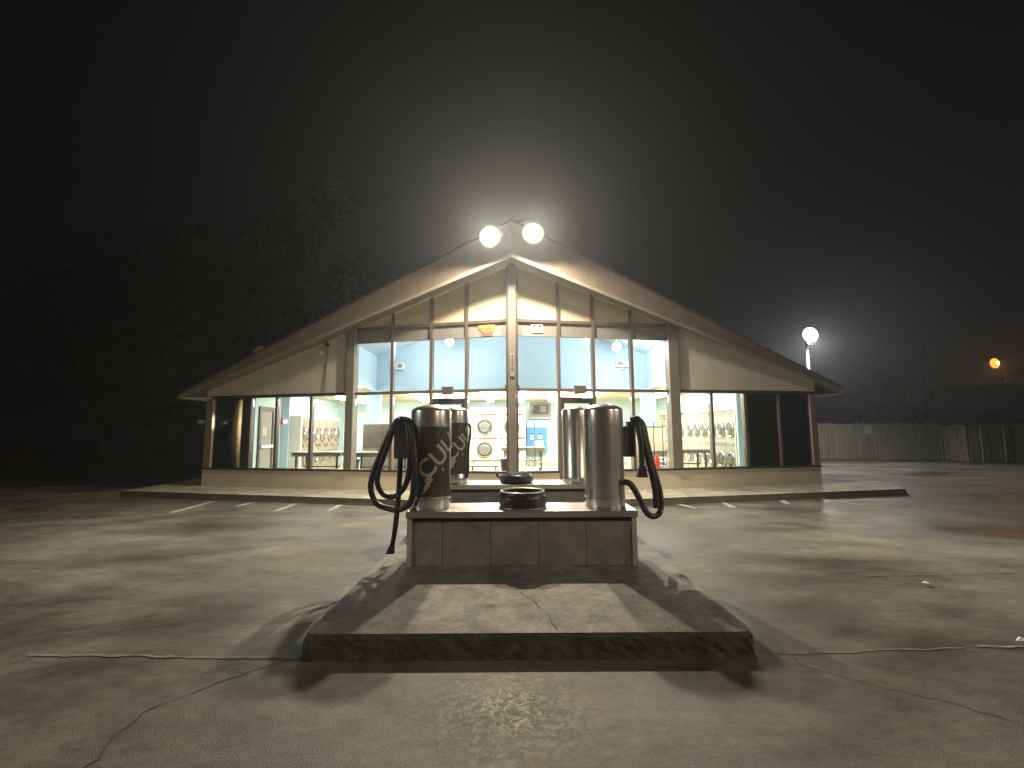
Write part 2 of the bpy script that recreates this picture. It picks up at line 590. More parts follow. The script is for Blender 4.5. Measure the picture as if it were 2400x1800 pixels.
# grass verge on the dark left side and beyond the fence
rv = random.Random(5)
gv = MB()
ring = []
for k in range(40):
    a = 2 * math.pi * k / 40
    ring.append((-22 + 13.2 * math.cos(a) * rv.uniform(0.93, 1.05), 30 + 15.5 * math.sin(a) * rv.uniform(0.95, 1.04), 0.012))
gv.poly(ring)
verge = gv.build('verge', M_grass)
verge['kind'] = 'structure'

# walk round the building: a raised slab with its own kerb face
WALK = [(-8.95, 10.75), (0.05, 8.50), (8.55, 10.22), (8.80, 10.70), (8.62, 20.2), (-8.9, 20.2), (-9.1, 13.3)]
mb = MB()
mb.poly([(x, y, 0.13) for x, y in WALK])
walk = mb.build('sidewalk', M_walk)
walk['kind'] = 'structure'
mb = MB()
V0 = [mb.bm.verts.new((x, y, 0.128)) for x, y in WALK]
V1 = [mb.bm.verts.new((x + (0.03 if x > 0 else -0.03), y - 0.035, 0.0)) for x, y in WALK]
for i in range(len(WALK)):
    j = (i + 1) % len(WALK)
    mb.bm.faces.new([V0[i], V0[j], V1[j], V1[i]])
mb.build('kerb_face', M_kerb, walk)
for a, b in (((-4.5, 9.65), (-4.1, 10.8)), ((-2.2, 9.07), (-1.95, 10.3)), ((2.3, 8.96), (2.05, 10.2)), ((4.6, 9.45), (4.3, 10.6)),
             ((6.9, 9.90), (6.6, 11.0))):
    strip([a, b], 0.012, 0.134, 0.3, int(a[0] * 7)).build('joint', M_crack, walk)
# broken kerb stub running off to the dark left
mb = MB()
mb.hexa([(-11.3, 10.35, 0), (-8.98, 10.72, 0), (-8.98, 10.92, 0), (-11.3, 10.55, 0),
         (-11.3, 10.38, 0.05), (-8.98, 10.75, 0.12), (-8.98, 10.90, 0.12), (-11.3, 10.52, 0.05)])
stub = mb.build('kerb_stub', M_kerb)
stub['kind'] = 'structure'

# vacuum island pad
PX0, PX1, PY0, PY1, PZ = -1.31, 1.50, 3.04, 8.0, 0.15


def rounded_rect(x0, x1, y0, y1, r, n=6):
    out = []
    for cx, cy, a0 in ((x1 - r, y1 - r, 0), (x0 + r, y1 - r, 90), (x0 + r, y0 + r, 180), (x1 - r, y0 + r, 270)):
        for k in range(n + 1):
            a = rad(a0 + 90 * k / n)
            out.append((cx + r * math.cos(a), cy + r * math.sin(a)))
    return out


pr = rounded_rect(PX0, PX1, PY0, PY1, 0.07)
mb = MB()
mb.poly([(x, y, PZ) for x, y in pr])
pad = mb.build('concrete_island', M_conc)
pad['kind'] = 'structure'
# edge of the pad, its face broken and mossy
mb = MB()
edge = []
for (x, y), (x2, y2) in zip(pr, pr[1:] + pr[:1]):
    n = max(1, int(math.hypot(x2 - x, y2 - y) / 0.05))
    for k in range(n):
        edge.append((x + (x2 - x) * k / n, y + (y2 - y) * k / n))
rows = []
rp = random.Random(11)
for zz, o in ((PZ - 0.002, 0.0), (PZ - 0.025, 0.012), (0.085, 0.016), (0.04, 0.02), (0.0, 0.03)):
    row = []
    for (x, y) in edge:
        cx, cy_ = 0.095, 5.5
        sx = 1 if x > PX1 - 0.08 else (-1 if x < PX0 + 0.08 else 0)
        sy = -1 if y < PY0 + 0.08 else (1 if y > PY1 - 0.08 else 0)
        j = rp.uniform(-0.006, 0.008) if zz not in (PZ - 0.002,) else 0
        row.append(mb.bm.verts.new((x + sx * (o + j), y + sy * (o + j), zz + (rp.uniform(-.004, .004) if 0 < zz < PZ - .01 else 0))))
    rows.append(row)
for a, b in zip(rows, rows[1:]):
    for k in range(len(a)):
        mb.bm.faces.new([a[k], a[(k + 1) % len(a)], b[(k + 1) % len(a)], b[k]])
mb.build('island_edge', M_moss, pad)
strip([(0.02, 3.85), (0.07, 3.7), (0.13, 3.6), (0.18, 3.46), (0.22, 3.38), (0.24, 3.2), (0.27, 3.05)], 0.0035, PZ + 0.004, 0.7, 91).build('crack', M_crack, pad)

# ------------------------------------------------------------------ the building
C0 = Vector((0.0, 9.95, 0))
CL = Vector((-7.73, 11.72, 0))
CR = Vector((7.42, 11.32, 0))
LEN = {-1: (CL - C0).length, 1: (CR - C0).length}
DIR = {-1: (CL - C0).normalized(), 1: (CR - C0).normalized()}
NRM = {s: (Vector((DIR[s].y, -DIR[s].x, 0)) if s > 0 else Vector((-DIR[s].y, DIR[s].x, 0))) for s in (-1, 1)}   # towards the lot


def F(side, s, z, o=0.0):
    """point on one leg of the V-shaped front: s metres from the prow, z up, o out towards the lot"""
    p = C0 + DIR[side] * s + NRM[side] * o
    return (p.x, p.y, z)


def fbox(mb, side, s0, s1, z0, z1, o0, o1, zt=None):
    """box on the front; zt gives the two top heights for a raked top"""
    za, zb = zt or (z1, z1)
    mb.hexa([F(side, s0, z0, o1), F(side, s1, z0, o1), F(side, s1, z0, o0), F(side, s0, z0, o0),
             F(side, s0, za, o1), F(side, s1, zb, o1), F(side, s1, zb, o0), F(side, s0, za, o0)])
    return mb


def sof(s):
    return 5.115 - 0.3295 * s


bld = empty('laundromat', (0, 0, 0), 0, 'tan laundromat with a peaked overhanging roof and tall lit glass front', 'building')
Z_S, Z_T, Z_B, Z_G = 0.56, 2.33, 3.52, 3.86
MUL = {-1: [1.03, 1.87, 2.83], 1: [1.05, 1.86, 2.78]}
PI_, PO = {-1: 3.77, 1: 3.67}, {-1: 3.97, 1: 3.91}
WM = {-1: [4.92, 5.88], 1: [4.74]}            # wing mullions beside lit glass
for side in (-1, 1):
    L = LEN[side]
    m0 = MUL[side]
    pi, po = PI_[side], PO[side]
    # knee wall, open at the door bay
    fbox(MB(), side, 0.13, m0[0] - 0.03, 0.13, Z_S - 0.025, -0.15, 0.07).build('knee_wall', M_knee, bld)
    fbox(MB(), side, m0[1] + 0.03, L, 0.13, Z_S - 0.025, -0.15, 0.07).build('knee_wall', M_knee, bld)
    fbox(MB(), side, m0[1] + 0.03, L, Z_S - 0.025, Z_S + 0.02, -0.1, 0.085).build('sill', M_dark, bld)
    fbox(MB(), side, 0.13, m0[0] - 0.03, Z_S - 0.025, Z_S + 0.02, -0.1, 0.085).build('sill', M_dark, bld)
    # posts
    fbox(MB(), side, pi, po, Z_S + 0.02, 0, -0.1, 0.11, (sof(pi), sof(po))).build('post', M_post, bld)
    fbox(MB(), side, po - 0.003, po + 0.035, Z_T + 0.035, 0, 0.0, 0.10, (sof(po), sof(po + 0.035))).build('post_trim', M_trim, bld)
    cw = 0.2 if side < 0 else 0.16
    fbox(MB(), side, L - cw, L - 0.0, Z_S + 0.02, Z_T, -0.15, 0.06).build('corner_post', M_post, bld)
    # mullions
    for s in m0:
        fbox(MB(), side, s - 0.035, s + 0.035, (0.15 if s < 2 else Z_S + 0.02), 0, -0.06, 0.05,
             (sof(s - 0.035), sof(s + 0.035))).build('mullion', M_metal, bld)
    wm = WM[side] + ([5.62, 6.53] if side > 0 else [])
    for s in wm:
        w = 0.03 if s != 5.62 else 0.04
        fbox(MB(), side, s - w, s + w, Z_S + 0.02, Z_T - 0.03, -0.06, 0.05).build('mullion', M_metal, bld)
    if side < 0:
        fbox(MB(), side, 6.61, 6.86, Z_S + 0.02, Z_T - 0.03, -0.10, 0.05).build('jamb', M_dark, bld)
    # rails
    edges = [0.11] + m0 + [pi]
    bays = [(a + 0.036, b - 0.036) for a, b in zip(edges, edges[1:])]
    bays[0] = (0.115, bays[0][1])
    bays[-1] = (bays[-1][0], pi - 0.002)
    for a, b in bays:
        fbox(MB(), side, a, b, Z_T - 0.03, Z_T + 0.03, -0.05, 0.04).build('transom', M_metal, bld)
        fbox(MB(), side, a, b, Z_G - 0.035, Z_G + 0.035, -0.05, 0.045).build('rail', M_metal, bld)
        fbox(MB(), side, a, b, Z_B, Z_G - 0.035, -0.04, 0.015).build('band_panel', M_band, bld)
        fbox(MB(), side, a, b, Z_G + 0.035, 0, -0.04, 0.012, (max(Z_G + 0.036, sof(a)), max(Z_G + 0.036, sof(b)))).build('gable_panel', M_gable, bld)
        fbox(MB(), side, a, b, Z_T + 0.03, Z_B, -0.012, -0.004).build('pane', M_pane, bld)
    for i, (a, b) in enumerate(bays):
        if i == 1:
            continue
        fbox(MB(), side, a, b, Z_S + 0.02, Z_T - 0.03, -0.012, -0.004).build('pane', M_pane, bld)
    fbox(MB(), side, po, L + 0.0, Z_T - 0.03, Z_T + 0.035, -0.1, 0.062).build('header_rail', M_dark, bld)
    fbox(MB(), side, po, L, Z_T + 0.035, 0, -0.1, 0.05, (sof(po), sof(L))).build('wing_wall', M_wall, bld)
    e2 = [po] + wm + ([6.61] if side < 0 else [])
    for i, (a, b) in enumerate(zip(e2, e2[1:] + [L - cw])):
        if side < 0 and i == len(e2) - 1:
            a, b = 6.86, L - cw
        dark = (side > 0 and a > 5.5) or (side < 0 and a > 6.7)
        fbox(MB(), side, a + 0.03, b - 0.03 if b < L - cw else b, Z_S + 0.02, Z_T - 0.03, -0.012, -0.004).build('pane', M_unlit_glass if (dark and side > 0) else M_pane, bld)
    # glazed door in the second bay
    a, b = bays[1]
    d = fbox(MB(), side, a + 0.003, a + 0.075, 0.15, 2.17, -0.05, 0.03)
    fbox(d, side, b - 0.075, b - 0.003, 0.15, 2.17, -0.05, 0.03)
    fbox(d, side, a + 0.075, b - 0.075, 2.04, 2.17, -0.05, 0.03)
    fbox(d, side, a + 0.075, b - 0.075, 0.15, 0.36, -0.05, 0.03)
    d = d.build('door', M_dark, bld)
    fbox(MB(), side, a + 0.076, b - 0.076, 0.361, 2.039, -0.012, -0.004).build('door_glass', M_pane, d)
    fbox(MB(), side, a + 0.08, b - 0.08, 1.08, 1.14, 0.035, 0.07).build('push_bar', M_chrome, d)
    fbox(MB(), side, a, b, 2.18, Z_T - 0.031, -0.012, -0.004).build('pane', M_pane, bld)

# centre post
mb = MB()
mb.box(-0.075, 9.80, 0.13, 0.085, 10.05, 5.10)
mb.build('prow_post', M_prow, bld)
for x0, x1 in ((-0.125, -0.078), (0.088, 0.135)):
    MB().box(x0, 9.86, 0.13, x1, 10.02, 5.06).build('prow_flange', M_metal, bld)
MB().box(-0.15, 9.84, 2.34, -0.128, 9.93, 2.42).build('bracket', M_dark, bld)
MB().box(0.138, 9.84, 2.34, 0.16, 9.93, 2.42).build('bracket', M_dark, bld)

# roof: upper planes 0.41 steep, soffit 0.333 steep, prow-shaped front edge
AP = Vector((0.0, 9.50))
TL, TR = Vector((-8.30, 11.45)), Vector((8.20, 11.35))
YB = 19.6


def rz_top(x):
    return 5.95 - 0.4255 * abs(x)


def rz_bot(x):
    return 5.155 - 0.3415 * abs(x)


def edge_y(x):
    t = abs(x) / (8.30 if x < 0 else 8.20)
    e = TL if x < 0 else TR
    return AP.y + (e.y - AP.y) * t


for xt in (-8.30, 8.20):
    pass
mb = MB()
xs = [-8.30, 0, 8.20]
top_f = [(x, edge_y(x) - 0.02, rz_top(x) + 0.02) for x in xs]
top_b = [(x, YB, rz_top(x) + 0.02) for x in xs]
und_f = [(x, edge_y(x) - 0.02, rz_top(x) - 0.02) for x in xs]
und_b = [(x, YB, rz_top(x) - 0.02) for x in xs]
for i in range(2):
    mb.prism([und_f[i], und_f[i + 1], und_b[i + 1], und_b[i]], [top_f[i], top_f[i + 1], top_b[i + 1], top_b[i]])
roof = mb.build('roof', M_shingle, bld)
for s, xt in ((-1, -8.30), (1, 8.20)):
    # fascia: tapered barge board
    f = lambda x, z, o: (x, edge_y(x) + o, z)
    mb = MB()
    n = 8
    for k in range(n):
        xa, xb = xt * k / n, xt * (k + 1) / n
        mb.hexa([f(xa, rz_bot(xa), 0), f(xb, rz_bot(xb), 0), f(xb, rz_bot(xb), 0.04), f(xa, rz_bot(xa), 0.04),
                 f(xa, rz_top(xa) - 0.021, 0), f(xb, rz_top(xb) - 0.021, 0), f(xb, rz_top(xb) - 0.021, 0.04), f(xa, rz_top(xa) - 0.021, 0.04)])
    bmesh.ops.remove_doubles(mb.bm, verts=mb.bm.verts[:], dist=1e-4)
    mb.build('fascia', M_fascia, roof)
    mb = MB()
    mb.hexa([f(0, rz_bot(0) - 0.03, -0.03), f(xt, rz_bot(xt) - 0.03, -0.03), f(xt, rz_bot(xt) - 0.03, -0.003), f(0, rz_bot(0) - 0.03, -0.003),
             f(0, rz_bot(0) + 0.05, -0.03), f(xt, rz_bot(xt) + 0.03, -0.03), f(xt, rz_bot(xt) + 0.03, -0.003), f(0, rz_bot(0) + 0.05, -0.003)])
    mb.build('trim_board', M_trim, roof)
    # soffit under the overhang, sloping with the rafters
    mb = MB()
    n = 8
    for k in range(n):
        xa, xb = xt * k / n, xt * (k + 1) / n
        ya, yb = edge_y(xa) + 0.041, edge_y(xb) + 0.041
        mb.hexa([(xa, ya, rz_bot(xa)), (xb, yb, rz_bot(xb)), (xb, YB - 0.05, rz_bot(xb)), (xa, YB - 0.05, rz_bot(xa)),
                 (xa, ya, rz_bot(xa) + 0.03), (xb, yb, rz_bot(xb) + 0.03), (xb, YB - 0.05, rz_bot(xb) + 0.03), (xa, YB - 0.05, rz_bot(xa) + 0.03)])
    bmesh.ops.remove_doubles(mb.bm, verts=mb.bm.verts[:], dist=1e-4)
    mb.build('soffit', M_sof, roof)
    # level eave soffit and edge along the side
    xw = -7.60 if s < 0 else 7.30
    mb = MB()
    mb.box(min(xt, xw), 11.62, 2.30, max(xt, xw), YB, 2.335)
    mb.build('eave_soffit', M_white, roof)
    mb = MB()
    mb.box(min(xt, xt - s * -0.03), edge_y(xt) + 0.05, 2.29, max(xt, xt - s * -0.03), YB, 2.43)
    mb.build('eave_board', M_trim, roof)
    # side gutter end
# rake vent on the left slope
mb = MB()
prof = [(math.cos(rad(a)) * 0.16, math.sin(rad(a)) * 0.17) for a in range(0, 181, 20)]
a_ = [(-6.12 + x, 11.06, rz_top(-6.12) - 0.12 + max(0, z) + 0.14) for x, z in prof] + [(-6.28, 11.06, 3.1), (-5.96, 11.06, 3.1)]
b_ = [(x, 11.42, z) for x, y, z in a_]
mb.prism(a_, b_)
vent = mb.build('roof_vent', M_fascia, roof)

# shell
MB().box(-7.78, 11.85, 0.13, -7.60, 12.05, 2.32).build('side_wall', M_wall, bld)
MB().box(-7.78, 12.95, 0.13, -7.60, 18.75, 2.32).build('side_wall', M_wall, bld)
MB().box(-7.78, 12.05, 2.16, -7.60, 12.95, 2.32).build('side_wall', M_wall, bld)
MB().box(7.27, 11.46, 0.13, 7.42, 18.75, 2.32).build('side_wall', M_trim, bld)
mb = MB()
for xa, xb in ((-7.6, 0), (0, 7.27)):
    mb.hexa([(xa, 18.6, 0.13), (xb, 18.6, 0.13), (xb, 18.75, 0.13), (xa, 18.75, 0.13),
             (xa, 18.6, rz_bot(xa) - .01), (xb, 18.6, rz_bot(xb) - .01), (xb, 18.75, rz_bot(xb) - .01), (xa, 18.75, rz_bot(xa) - .01)])
mb.build('rear_wall', M_mint, bld)
mb = MB()
mb.poly([(-7.5, 11.78, 0.15), (-0.02, 10.06, 0.15), (7.2, 11.44, 0.15), (7.2, 18.6, 0.15), (-7.5, 18.6, 0.15)])
mb.build('floor', M_floor, bld)
# inner partitions
mb = MB()
mb.hexa([(-6.66, 11.62, 0.151), (-6.56, 11.60, 0.151), (-7.0, 12.42, 0.151), (-7.1, 12.42, 0.151),
         (-6.66, 11.62, 2.64), (-6.56, 11.60, 2.64), (-7.0, 12.42, 2.64), (-7.1, 12.42, 2.64)])
mb.build('partition', M_mint, bld)
MB().box(-7.1, 12.421, 0.151, -7.0, 18.59, 2.64).build('partition', M_mint, bld)
MB().box(-7.0, 13.98, 0.151, -6.76, 14.06, 2.64).build('partition', M_blue, bld)
MB().box(5.84, 11.581, 0.151, 5.92, 18.59, 2.64).build('partition', M_mint, bld)
MB().hexa([(5.55, 11.06, 0.151), (5.60, 11.05, 0.151), (5.91, 11.58, 0.151), (5.84, 11.58, 0.151),
           (5.55, 11.06, 2.64), (5.60, 11.05, 2.64), (5.91, 11.58, 2.64), (5.84, 11.58, 2.64)]).build('partition', M_mint, bld)
MB().box(5.60, 11.50, 0.151, 5.79, 11.579, 2.64).build('partition', M_mint, bld)
MB().box(-7.48, 12.26, 0.151, -7.06, 12.34, 2.31).build('porch_wall', M_gable, bld)
MB().box(-7.58, 11.90, 2.08, -7.3, 12.15, 2.29).build('porch_bulkhead', M_band, bld)
# bulkhead between the tall front bay and the low ceiling
mb = MB()
for xa, xb in ((-4.02, 0), (0, 3.98)):
    mb.hexa([(xa, 13.6, 2.66), (xb, 13.6, 2.66), (xb, 13.7, 2.66), (xa, 13.7, 2.66),
             (xa, 13.6, rz_bot(xa) - .01), (xb, 13.6, rz_bot(xb) - .01), (xb, 13.7, rz_bot(xb) - .01), (xa, 13.7, rz_bot(xa) - .01)])
mb.build('bulkhead', M_blue, bld)
for xa, xb in ((-4.12, -4.02), (3.98, 4.08)):
    ya = 10.95 if xa < 0 else 10.80
    mb = MB()
    zt = min(rz_bot(xa), rz_bot(xb)) - 0.01
    mb.box(xa, ya, 2.66, xb, 13.7, zt)
    mb.build('bulkhead_return', M_blue, bld)
# blue lining under the roof of the tall bay
for s_, xe, sl in ((-1, -4.015, 0.229), (1, 3.975, 0.185)):
    mb = MB()
    ya, yb = 9.95 + 0.17, 9.95 + 0.17 + sl * abs(xe)
    mb.hexa([(0, ya, rz_bot(0) - 0.09), (xe, yb, rz_bot(xe) - 0.09), (xe, 13.595, rz_bot(xe) - 0.09), (0, 13.595, rz_bot(0) - 0.09),
             (0, ya, rz_bot(0) - 0.07), (xe, yb, rz_bot(xe) - 0.07), (xe, 13.595, rz_bot(xe) - 0.07), (0, 13.595, rz_bot(0) - 0.07)])
    mb.build('sloped_ceiling', M_blue, bld)
# low ceilings
mb = MB()
mb.box(-7.0, 13.701, 2.645, 5.84, 18.59, 2.70)
mb.build('ceiling', M_ceil, bld)
mb = MB()
mb.hexa([(-7.0, 11.75, 2.645), (-4.02, 11.06, 2.645), (-4.02, 13.70, 2.645), (-7.0, 13.70, 2.645),
         (-7.0, 11.75, 2.66), (-4.02, 11.06, 2.66), (-4.02, 13.70, 2.66), (-7.0, 13.70, 2.66)])
mb.build('ceiling', M_ceil, bld)
mb = MB()
mb.hexa([(3.98, 10.86, 2.645), (5.84, 11.20, 2.645), (5.84, 13.70, 2.645), (3.98, 13.70, 2.645),
         (3.98, 10.86, 2.66), (5.84, 11.20, 2.66), (5.84, 13.70, 2.66), (3.98, 13.70, 2.66)])
mb.build('ceiling', M_ceil, bld)
for yy in (14.2, 14.8, 15.4, 16.0, 16.6, 17.2, 17.8):
    MB().box(-6.9, yy, 2.63, 5.8, yy + 0.03, 2.644).build('ceiling_batten', M_trim, bld)
# columns under the bulkhead corners
for x in (-4.04, 3.99):
    MB().box(x - 0.2, 13.42, 0.151, x + 0.2, 13.58, 2.64).build('column', M_blue, bld)
# doorway with white trim in the rear left wall
dw = MB()
dw.box(-6.75, 18.50, 0.151, -6.62, 18.59, 2.25).box(-5.80, 18.50, 0.151, -5.67, 18.59, 2.25).box(-6.62, 18.50, 2.12, -5.80, 18.59, 2.25)
dw = dw.build('doorway', M_white, bld)
MB().box(-6.618, 18.54, 0.152, -5.802, 18.585, 2.118).build('door_leaf', M_mint, dw)
# dado rail
MB().box(1.05, 18.55, 0.74, 5.8, 18.595, 0.80).build('dado_rail', M_white, bld)
MB().box(-5.6, 18.56, 0.152, 5.8, 18.597, 0.28).build('skirting', M_gable, bld)
# side door in the left partition
sd = MB()
sd.box(-6.998, 12.72, 0.152, -6.95, 12.80, 2.17).box(-6.998, 13.42, 0.152, -6.95, 13.50, 2.17).box(-6.998, 12.80, 2.05, -6.95, 13.42, 2.17)
sd = sd.build('side_door', M_dark, bld)
MB().box(-6.997, 12.801, 0.152, -6.975, 13.419, 2.049).build('door_leaf', M_band, sd)
MB().box(-6.96, 12.79, 1.02, -6.90, 13.43, 1.10).build('push_bar', M_white, sd)
MB().box(-6.974, 12.92, 1.36, -6.968, 13.14, 1.60).build('door_notice', M_side, sd)

# ------------------------------------------------------------------ things on the front
# flood lamps at the peak
def spot(parent, loc, aim, power, colr, size, blend, soft):
    l = bpy.data.lights.new('lamp', 'SPOT')
    l.energy = power
    l.color = colr
    l.spot_size = rad(size)
    l.spot_blend = blend
    l.shadow_soft_size = soft
    o = bpy.data.objects.new('lamp_light', l)
    col.objects.link(o)
    o.parent = parent
    o.location = loc
    o.rotation_euler = Vector(aim).to_track_quat('-Z', 'Y').to_euler()
    return o


def rim_(mb, radii):
    for f in [f for f in mb.bm.faces if len(f.verts) > 4]:
        mb.bm.faces.remove(f)
    return mb


def flood(x, y, z, label):
    t = empty('floodlight', (x, y, z), 0, label, 'floodlight', 'floodlights on the roof peak')
    MB().lathe([(0.0, 0.17), (0.09, 0.165), (0.17, 0.10), (0.238, 0.012), (0.246, -0.004), (0.237, -0.004), (0.236, 0.004)], 28, (0, 0, 0), 'y').build('housing', M_dark, t)
    MB().lathe([(0.175, -0.045), (0.12, -0.08), (0.0, -0.095)], 28, (0, 0, 0), 'y').build('lens', E_flood, t)
    rim_(MB().lathe([(0.205, -0.018), (0.176, -0.044)], 28, (0, 0, 0), 'y'), [0.205, 0.176]).build('inner_glare_ring', E_floodm, t)
    rim_(MB().lathe([(0.235, 0.0), (0.206, -0.017)], 28, (0, 0, 0), 'y'), [0.235, 0.206]).build('outer_glare_ring', E_floodo, t)
    MB().tube([(0, 0.10, -0.02), (0, 0.14, 0.10), (0, 0.10, 0.24)], 0.018, 8).build('bracket', M_dark, t)
    spot(t, (0, -0.17, -0.02), ((0.22 if x > 0 else -0.22), -0.66, -0.72), FLOOD_W, (1.0, 0.89, 0.70), 174, 0.40, 0.09)
    return t


flood(-0.44, 9.36, 5.53, 'round warm floodlight glaring at the roof peak, left of the pair')
flood(0.465, 9.37, 5.60, 'round warm floodlight glaring at the roof peak, right of the pair')


def sign_front(name, side, s0, s1, z0, z1, m, label, cat, o=0.017, t=0.008):
    ob = fbox(MB(), side, s0, s1, z0, z1, o, o + t).build(name, m)
    return tag(ob, label, cat)


def on_front_text(txt, size, side, s, z, o, m, parent, bold=0.0, name='lettering', vertical=False):
    me = text_mesh(txt, size, 0.0015, bold)
    d = DIR[side] * side
    n = NRM[side]
    X = Vector((d.x, d.y, 0))
    P = Vector(F(side, s, z, o))
    for v in me.vertices:
        q = v.co.copy()
        v.co = P + X * q.x + Vector((0, 0, q.y)) + n * q.z
    me.materials.clear()
    me.materials.append(m)
    ob = bpy.data.objects.new(name, me)
    col.objects.link(ob)
    ob.parent = parent
    return ob


# orange shield sign with a red foot, left of the prow
sg = empty('window_sign', (0, 0, 0), 0, 'small orange and red shield sign on grey band left of centre post', 'sign')
pts = [(0.36, 3.80), (0.54, 3.815), (0.72, 3.80), (0.74, 3.72), (0.68, 3.645), (0.60, 3.61), (0.47, 3.61), (0.40, 3.66), (0.34, 3.73)]
ra = [F(-1, 1.10 - a, b, 0.018) for a, b in pts]
rb = [F(-1, 1.10 - a, b, 0.026) for a, b in pts]
MB().prism(ra, rb).build('shield', M_orange, sg)
fbox(MB(), -1, 0.43, 0.68, 3.535, 3.605, 0.018, 0.024).build('foot', M_redprint, sg)
fbox(MB(), -1, 0.40, 0.72, 3.700, 3.712, 0.027, 0.029).build('print_line', M_redprint, sg)
fbox(MB(), -1, 0.44, 0.67, 3.655, 3.665, 0.027, 0.029).build('print_line', M_redprint, sg)
# white notice, right of the prow
nt_ = empty('notice_sign', (0, 0, 0), 0, 'small white notice with dark print on grey band right of centre post', 'sign')
fbox(MB(), 1, 0.435, 0.70, 3.60, 3.785, 0.018, 0.026).build('board', M_white, nt_)
fbox(MB(), 1, 0.465, 0.675, 3.735, 3.765, 0.027, 0.029).build('print_line', M_band, nt_)
fbox(MB(), 1, 0.465, 0.51, 3.728, 3.772, 0.0295, 0.031).build('print_mark', M_ink, nt_)
fbox(MB(), 1, 0.61, 0.66, 3.728, 3.772, 0.0295, 0.031).build('print_mark', M_ink, nt_)
fbox(MB(), 1, 0.455, 0.68, 3.690, 3.702, 0.027, 0.029).build('print_line', M_band, nt_)
fbox(MB(), 1, 0.545, 0.58, 3.62, 3.655, 0.027, 0.029).build('print_mark', M_ink, nt_)
# address plaque on the prow post: digits one under the other
pl = empty('address_plaque', (0, 0, 0), 0, 'narrow cream plaque with digits stacked vertically on the centre post', 'sign')
MB().box(-0.035, 9.785, 2.60, 0.055, 9.797, 3.10).build('board', M_band, pl)
for k, ch in enumerate('4278'):
    me = text_mesh(ch, 0.105, 0.001, 0.002)
    for v in me.vertices:
        q = v.co.copy()
        v.co = (0.01 + q.x, 9.783 - q.z, 3.035 - k * 0.095 + q.y)
    me.materials.clear()
    me.materials.append(M_ink)
    ob = bpy.data.objects.new('digit', me)
    col.objects.link(ob)
    ob.parent = pl
# boxes above the doors
for side, s0, s1, lab in ((-1, 1.30, 1.56, 'left'), (1, 1.36, 1.63, 'right')):
    t = empty('door_sensor', (0, 0, 0), 0, 'small brown box on the transom over the %s glass door' % lab, 'sensor box', 'boxes over the doors')
    fbox(MB(), side, s0, s1, 2.26, 2.42, 0.045, 0.16).build('case', M_metal, t, bevel=0.008)
    fbox(MB(), side, s0 + 0.03, s1 - 0.03, 2.245, 2.258, 0.06, 0.145).build('lens', M_dark, t)
# security camera and its cable on the left wing wall
t = empty('security_camera', (0, 0, 0), 0, 'small camera with hanging cable under the roof on left wing wall', 'camera')
P = F(-1, 4.52, 3.50, 0.05)
MB().box(P[0] - 0.03, P[1] - 0.12, P[2] - 0.02, P[0] + 0.05, P[1] + 0.0, P[2] + 0.06).build('body', M_dark, t, bevel=0.01)
MB().tube([(P[0], P[1] - 0.05, P[2] - 0.02), (P[0] + 0.01, P[1] - 0.012, P[2] - 0.2), (P[0], P[1] - 0.012, P[2] - 0.5), (P[0] - 0.03, P[1] - 0.012, P[2] - 1.1)], 0.008, 6).build('cable', M_band, t)
t = empty('wall_spotlight', (0, 0, 0), 0, 'tiny pale unlit spotlight below the camera on left wing wall', 'wall lamp')
P = F(-1, 4.66, 3.32, 0.05)
MB().lathe([(0.0, 0.0), (0.035, 0.0), (0.05, -0.08), (0.0, -0.085)], 14, (P[0], P[1] - 0.03, P[2]), 'y').build('shade', M_white, t)
MB().box(P[0] - 0.02, P[1] - 0.03, P[2] - 0.02, P[0] + 0.02, P[1] + 0.005, P[2] + 0.02).build('base', M_white, t)
# wall lamp on the right flank
t = empty('wall_lamp', (0, 0, 0), 0, 'small cream unlit lamp under the eave on right flank', 'wall lamp')
MB().box(7.422, 11.6, 1.98, 7.47, 11.72, 2.24).build('base', M_white, t)
MB().box(7.47, 11.58, 1.95, 7.58, 11.74, 2.12).build('shade', M_cream, t, bevel=0.02)
# bracket arm off the left flank
t = empty('bracket_arm', (0, 0, 0), 0, 'pale short bracket arm sticking out behind the left corner', 'bracket')
MB().tube([(-8.5, 12.6, 1.74), (-8.15, 12.6, 1.72), (-7.79, 12.6, 1.66)], 0.02, 8).build('arm', M_white, t)
MB().box(-8.56, 12.56, 1.70, -8.44, 12.64, 1.80).build('head', M_white, t, bevel=0.01)
# street lamp reflections in the glass, added as small glowing bodies
t = empty('porch_glint', (-7.44, 12.20, 1.80), 0, 'added amber glow for a street lamp mirrored in the corner window', 'lamp')
MB().lathe([(0.0, 0.05), (0.035, 0.03), (0.045, 0.0), (0.03, -0.035), (0.0, -0.045)], 12).build('bulb', E_amber, t)
MB().tube([(0, 0, 0.04), (0, 0.03, 0.08), (0, 0.055, 0.08)], 0.015, 8).build('holder', M_dark, t)
pb_ = bpy.data.lights.new('lamp', 'POINT')  # added light that brightens the beige porch wall
pb_.energy = 26
pb_.color = (1.0, 0.82, 0.55)
pb_.shadow_soft_size = 0.03
po_ = bpy.data.objects.new('lamp_light', pb_)
col.objects.link(po_)
po_.parent = t
po_.location = (0.08, -0.34, -0.1)
t = empty('window_glint', (0, 0, 0), 0, 'added red and white box for a lamp mirrored in the left window', 'reflection')
MB().box(-6.97, 13.93, 1.70, -6.90, 13.979, 1.84).build('body', M_cone, t)
MB().box(-6.90, 13.92, 1.73, -6.82, 13.979, 1.81).build('lamp', E_glint, t)

